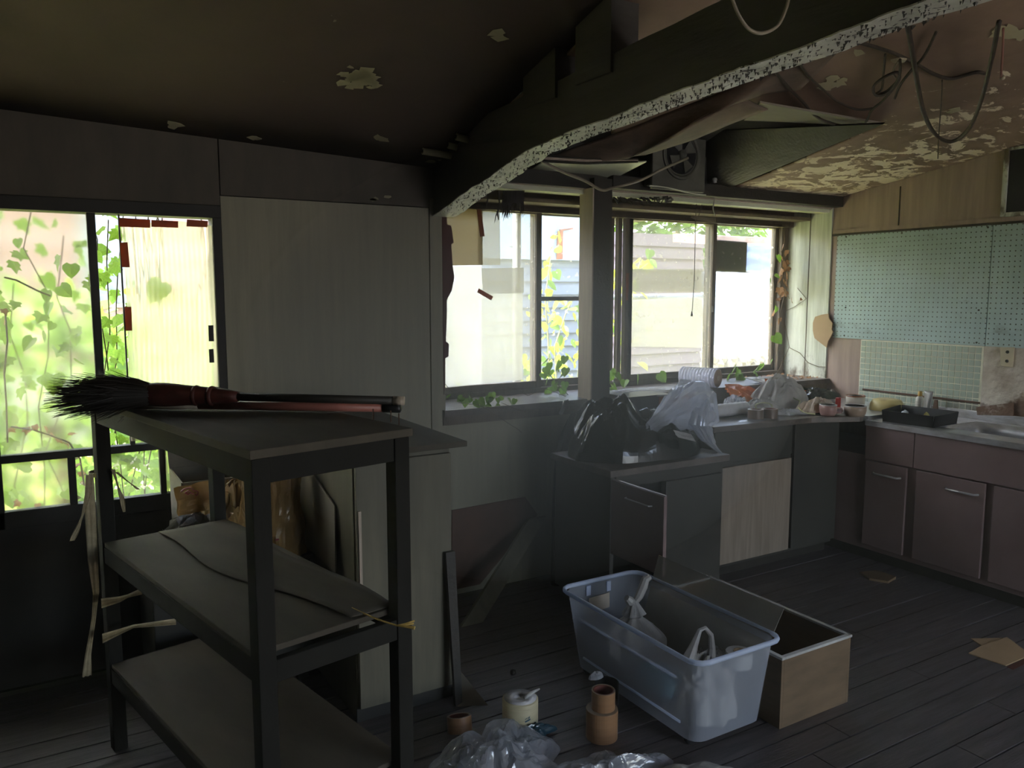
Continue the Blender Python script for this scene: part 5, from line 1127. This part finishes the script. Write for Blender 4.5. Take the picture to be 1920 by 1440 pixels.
def leaf(par, p, s, kind=0, m='leaf', tilt=.5, down=True):
    o = bpy.data.objects.new('leaf', LM[(kind, m)]); C.collection.objects.link(o); o.parent = par
    R = Matrix.Rotation(LR.uniform(-1, 1)*tilt*1.3, 4, 'Z') @ Matrix.Rotation(math.pi/2+LR.uniform(-.6, .6)*tilt*1.4, 4, 'X') @ Matrix.Rotation((math.pi if down else 0)+LR.gauss(0, .7), 4, 'Z')
    k = s*LR.uniform(.7, 1.25); o.matrix_local = Matrix.Translation(Vector(p)-par.location) @ R @ Matrix.Diagonal((k, k*LR.uniform(.85, 1.1), k, 1))
    return o
def stemwalk(a, b_, wig, n=9, seed=0):
    a, b_ = Vector(a), Vector(b_); return [a.lerp(b_, i/n)+Vector((noise.noise(Vector((i*.6, seed, 0))), .4*noise.noise(Vector((i*.6, seed, 4))), noise.noise(Vector((i*.6, seed, 8)))))*wig for i in range(n+1)]
# big vine in front of the left window: leaves close to the glass stay sharp, those behind blur
vn = thing('climbing_vine', 'leafy climbing vine covering the outside of the left window', 'vine', (.1, YB+.25, GZ))
sm = MB(); cnt = 0
for i in range(22):
    x0 = -.42+1.05*i/21+LR.uniform(-.05, .05); Yv = YB+LR.choice((.14, .17, .2, .26, .38))
    if -.15 < x0 < .19 and LR.random() < .3: continue
    st = stemwalk((x0, Yv, GZ if i % 3 else .4), (x0+LR.uniform(-.2, .2), Yv, LR.uniform(1.5, 2.0)), .10, 10, i)
    sm.tube(st, [.003]*len(st), 4)
sm.build('stems', M['stem'], vn)
for i in range(270):
    # dense strip in the open gap (x .2-.31), and below; looser over the frosted panes
    r = LR.random()
    if r < .34: x = LR.uniform(.20, .33); z = LR.uniform(.62, 1.85)
    elif r < .62: x = LR.uniform(-.18, .66); z = LR.uniform(.60, 1.0)
    else: x = LR.uniform(-.22, .22); z = LR.uniform(.75, 1.55) if LR.random() < .8 else LR.uniform(1.5, 1.8)
    Yv = YB+(LR.uniform(.07, .12) if LR.random() < .3 else LR.uniform(.13, .60))
    k = Yv/(YB+.03)
    leaf(vn, (x*k, Yv, CAM_H+(z-CAM_H)*k), .062, LR.choice((0, 0, 1)), 'leaf', 1.0)
for (px, py, s) in ((305, 548, .085), (112, 556, .075), (133, 515, .07), (100, 625, .05), (100, 722, .075)):
    leaf(vn, at(px, py-20, 1, YB+.065), s, 1, 'leaf', .3)
dv = thing('dry_vine', 'dark dry vine with curled leaves hanging inside the frosted left pane', 'vine', tuple(at(60, 800, 1, YB+.06)))
sm = MB(); 
for pts in ([(10, 590), (14, 640), (8, 700), (12, 760), (14, 830)], [(20, 800), (60, 805), (100, 818), (130, 830), (150, 860), (158, 910)], [(8, 520), (30, 525), (70, 545), (95, 555)]):
    sm.tube([at(x, y, 1, YB+.045) for x, y in pts], .0035, 5)
sm.build('stems', M['stem'], dv)
for px, py in ((18, 803), (30, 798), (50, 802), (60, 806), (64, 798), (84, 800), (100, 815), (108, 822), (118, 828), (126, 832), (130, 812), (6, 580), (8, 600), (145, 870), (150, 885), (152, 905), (35, 940), (70, 945)):
    leaf(dv, at(px, py, 1, YB+.05), .032, 0, 'leaf_dry' if py < 700 or px > 140 else 'leaf_dry', 1.4)
# shrub outside between the sashes
sh = thing('garden_shrub', 'tall sunlit yellow-green shrub outside behind the post of the bay window', 'shrub', (3.0, 4.7, GZ))
sm = MB()
YSH = 4.55
stems_px = [[(1030, 760), (1028, 640), (1022, 560), (1030, 500), (1040, 440)], [(1045, 760), (1040, 650), (1060, 590), (1075, 560)], [(1075, 760), (1090, 660), (1110, 600), (1140, 560), (1160, 500)], [(1120, 760), (1130, 680), (1145, 620), (1150, 590)], [(1150, 760), (1170, 650), (1185, 560), (1200, 490), (1222, 500)], [(1000, 760), (1010, 690), (1012, 630)]]
for i, pts in enumerate(stems_px):
    sm.tube([at(x, y, 1, YSH+.06*i) for x, y in pts], [.007, .006, .005, .004, .002][:len(pts)], 5)
sm.build('stems', M['stem_y'], sh)
for i in range(298):
    k_ = LR.choice(range(len(stems_px))); pts = stems_px[k_]; u = LR.random()**1.35
    q = u*(len(pts)-1); j = min(int(q), len(pts)-2); f = q-j
    x = pts[j][0]*(1-f)+pts[j+1][0]*f; y = pts[j][1]*(1-f)+pts[j+1][1]*f
    w_ = 22 if y > 560 else 9
    leaf(sh, at(x+LR.gauss(0, w_), y+LR.gauss(0, 10), 1, YSH+LR.uniform(-.12, .5)), .085, LR.choice((1, 2, 2)), 'leaf_y' if LR.random() < .75 else 'leaf', 1.2)
# vine growing in over the sill
def creeper(name, label, stems, leaves, m='leaf', kind=1, r=.002):
    t = thing(name, label, 'vine', tuple(at(*leaves[0][:2], leaves[0][2], leaves[0][3])))
    sm = MB()
    for pts, ax, v in stems:
        P = [at(x, y, ax, v) for x, y in pts]; sm.tube(P, r, 5)
    if stems: sm.build('stems', M['stem'], t)
    for (x, y, ax, v, s) in leaves: leaf(t, at(x, y, ax, v), s, kind, m, .9)
    return t
lv = [(x, y, 1, 3.58+LR.uniform(0, .12), .055) for x, y in [(1018, 700), (1025, 712), (1032, 695), (1040, 708), (1048, 690), (1055, 700), (1060, 716), (1036, 724), (1046, 728), (1025, 730), (1056, 728), (1062, 690), (1050, 676), (1060, 668), (1030, 680), (1022, 688), (1027, 672), (1042, 716)]]
creeper('sill_vine', 'fresh green vine clump growing over the sill left of the post', [([(1070, 745), (1050, 725), (1028, 700)], 1, 3.6), ([(1010, 735), (1040, 720), (1065, 690)], 1, 3.62)], lv)
lv = [(x, y, 1, 3.60+LR.uniform(0, .1), .055) for x, y in [(1138, 700), (1146, 694), (1150, 706), (1142, 716), (1150, 718), (1136, 722), (1146, 726), (1153, 698), (1195, 703), (1172, 712)]]
creeper('sill_vine', 'green vine clump on the sill just right of the post', [([(1130, 735), (1150, 715), (1160, 690)], 1, 3.6)], lv)
lv = [(px, py-4, 1, 3.43, .042) for px, py in ((868, 748), (872, 752), (882, 751), (890, 755), (898, 752), (905, 758), (915, 755), (920, 748), (932, 750), (942, 748), (952, 750), (900, 765), (912, 762), (930, 764), (966, 752), (858, 750), (840, 745), (922, 740), (880, 745))]
creeper('sill_vine', 'thin green vine trailing along the left sill and down the wall', [([(835, 720), (850, 738), (880, 748), (910, 735), (935, 722), (965, 728), (990, 742)], 1, 3.52), ([(860, 755), (900, 760), (940, 785), (955, 795)], 1, 3.395), ([(905, 762), (930, 765), (950, 768)], 1, 3.39), ([(940, 755), (965, 765), (985, 772), (1000, 770)], 1, 3.39), ([(955, 795), (972, 805), (978, 811)], 1, 3.39), ([(990, 742), (1020, 728), (1040, 735), (1065, 745)], 1, 3.55)], lv, r=.0016)
lv = [(x, y, 1, 3.66, .06) for x, y in ((1372, 698), (1380, 690), (1390, 698), (1365, 705), (1384, 706), (1393, 708), (1420, 690), (1428, 682), (1415, 697), (1236, 700))]
creeper('sill_vine', 'green leaf sprigs on the sill right of the foam roll', [([(1365, 712), (1385, 700), (1410, 700), (1430, 685)], 1, 3.66)], lv)
lv = [(x, y, 1, 3.70, s) for x, y, s in ((1462, 480, .05), (1472, 490, .06), (1466, 505, .06), (1474, 512, .06), (1463, 520, .06), (1470, 530, .07), (1462, 540, .06), (1474, 546, .06), (1458, 560, .05), (1484, 562, .05), (1452, 582, .05), (1462, 597, .05), (1446, 608, .04), (1475, 470, .05), (1468, 460, .05), (1478, 500, .05))]
creeper('dry_creeper', 'tangle of dried brown leaves hanging on the right jamb of the bay window', [([(1470, 430), (1472, 460), (1466, 500), (1474, 540), (1462, 590), (1460, 640), (1452, 700)], 1, 3.70), ([(1464, 470), (1478, 500), (1462, 530), (1480, 560)], 1, 3.69), ([(1470, 600), (1480, 650), (1462, 690), (1445, 720)], 1, 3.68)], lv, m='leaf_dry', kind=0)
lv = [(x, y, 1, 3.66, s) for x, y, s in ((1444, 522, .05), (1453, 515, .05), (1458, 478, .045), (1456, 575, .04), (1452, 628, .075), (1446, 675, .045))]
creeper('green_creeper', 'few fresh green leaves beside the dried tangle on the right jamb', [([(1456, 470), (1450, 520), (1455, 580), (1450, 640), (1446, 690)], 1, 3.665)], lv)
creeper('wall_tendril', 'dark bare tendrils on the whitewashed jamb board', [([(1495, 540), (1512, 560), (1490, 575), (1475, 582)], 0, XR-.02), ([(1480, 652), (1500, 662), (1515, 680), (1535, 688), (1548, 688)], 0, XR-.02)], [(1503, 560, 0, XR-.03, .02)], m='leaf_dry', kind=0)
# background foliage and grass
def foliage(name, label, c, r, n, s, m, seed):
    R2 = random.Random(seed); mb = MB()
    for _ in range(n):
        d = Vector((R2.gauss(0, 1), R2.gauss(0, 1), R2.gauss(0, 1))).normalized()*R2.uniform(.55, 1); p = Vector(c)+Vector((d.x*r[0], d.y*r[1], d.z*r[2]))
        a = Vector((R2.gauss(0, 1), R2.gauss(0, 1), R2.gauss(0, 1))).normalized(); b_ = a.orthogonal().normalized(); k = s*R2.uniform(.6, 1.4)
        mb.add([p-a*k, p+b_*k*.4, p+a*k, p-b_*k*.4], [(0, 1, 2, 3)])
    t = thing(name, label, 'tree', (c[0], c[1], GZ)); f = mb.build('foliage', M[m], t); f['kind'] = 'stuff'
    MB().tube([(c[0], c[1], GZ), (c[0]+.1, c[1], c[2]*.5), (c[0], c[1], c[2])], [.12, .09, .05], 8).build('trunk', M['stem'], t); return t
foliage('garden_tree', 'green tree beyond the roofs at the top right of the bay window', (13.2, 14.5, 3.0), (3.2, 1.2, 1.5), 2600, .17, 'leaf', 1)
foliage('garden_tree', 'green bush at the left behind the vine-covered window', (-2.2, 9.6, 1.2), (1.5, .9, 1.6), 1700, .12, 'leaf', 2)
foliage('garden_tree', 'low bush in front of the pink house', (1.9, 8.9, .3), (1.3, .6, .75), 1300, .10, 'leaf', 3)
foliage('garden_bush', 'low sunlit bush below the milky left bay glass', (3.2, 6.5, .1), (1.0, .5, .55), 1300, .08, 'leaf_y', 4)
foliage('garden_bush', 'vine-tangled bush close behind the frosted left window', (.05, 5.3, .75), (.85, .45, .85), 1000, .075, 'leaf', 7)
foliage('garden_bush', 'green bush right of the vine-tangled one behind the left window', (1.0, 6.2, .7), (.55, .45, .75), 800, .08, 'leaf', 8)
R3 = random.Random(9); gm = MB()
for _ in range(9000):
    x = R3.uniform(-1.2, 9); y = R3.uniform(4.3, 9.5)
    if x > 3.9 and y > 7.1: continue
    h_ = R3.uniform(.05, .20); dx, dy = R3.uniform(-.07, .07), R3.uniform(-.07, .07); z0_ = GZ
    if 4.2 < x < 8.4 and 5.7 < y < 6.9: z0_ = GZ+.95*math.sin(min(1, (y-5.7)/1.2*2)*1.57)*.9-.03
    gm.add([(x-.006, y, z0_), (x+.006, y, z0_), (x+dx, y+dy, z0_+h_)], [(0, 1, 2)])
g = gm.build('grass', M['leaf_y']); g['kind'] = 'stuff'; g['label'] = 'tufts of sunlit grass over the garden ground'

# thin scattering volume added for a lens-flare veil across the room
hz = bx(XL+.02, XR-.0, YF+.02, YB+.30, .0, 3.2)
hm = bpy.data.materials.new('flare veil'); hm.use_nodes = True; t = hm.node_tree; t.nodes.remove(t.nodes['Principled BSDF'])
vp = N(t, 'ShaderNodeVolumeScatter'); vp.inputs['Density'].default_value = VEIL; vp.inputs['Anisotropy'].default_value = .55; vp.inputs['Color'].default_value = (.98, .94, .76, 1)
t.links.new(vp.outputs[0], t.nodes['Material Output'].inputs['Volume'])
h = hz.build('flare_veil', hm); h['kind'] = 'stuff'; h['label'] = 'thin lens-flare veil added across the room'
# denser volume added for the stronger flare before the bay window
hm2 = hm.copy(); hm2.node_tree.nodes['Volume Scatter'].inputs['Density'].default_value = .24
mb = MB().lathe([(math.sin(i*math.pi/16), -math.cos(i*math.pi/16)) for i in range(17)], n=32)
mb.v = [Vector((1.75+1.15*v.x, 2.75+.98*v.y, 1.22+.86*v.z)) for v in mb.v]
h = mb.build('flare_veil', hm2, smooth=True); h['kind'] = 'stuff'; h['label'] = 'denser lens-flare veil added before the left bay glass'

# litter of dry bits on the sill at the jamb
lm = MB(); R4 = random.Random(21)
for _ in range(110):
    x = 4.42-abs(R4.gauss(0, .22)); y = R4.uniform(3.46, 3.76); r_ = R4.uniform(.004, .014); a = R4.uniform(0, 6)
    lm.add([(x-r_*math.cos(a), y-r_*math.sin(a), .937), (x+r_, y, .939+r_*.6), (x+r_*math.cos(a), y+r_*math.sin(a), .937)], [(0, 1, 2)])
for _ in range(60):
    x = R4.uniform(1.70, 1.95); y = R4.uniform(3.44, 3.7); r_ = R4.uniform(.003, .010)
    lm.add([(x-r_, y, .937), (x+r_, y, .940+r_*.5), (x, y+r_, .937)], [(0, 1, 2)])
g = lm.build('sill_litter', M['leaf_dry']); g['kind'] = 'stuff'; g['label'] = 'dry leaf litter on the bay window sill'
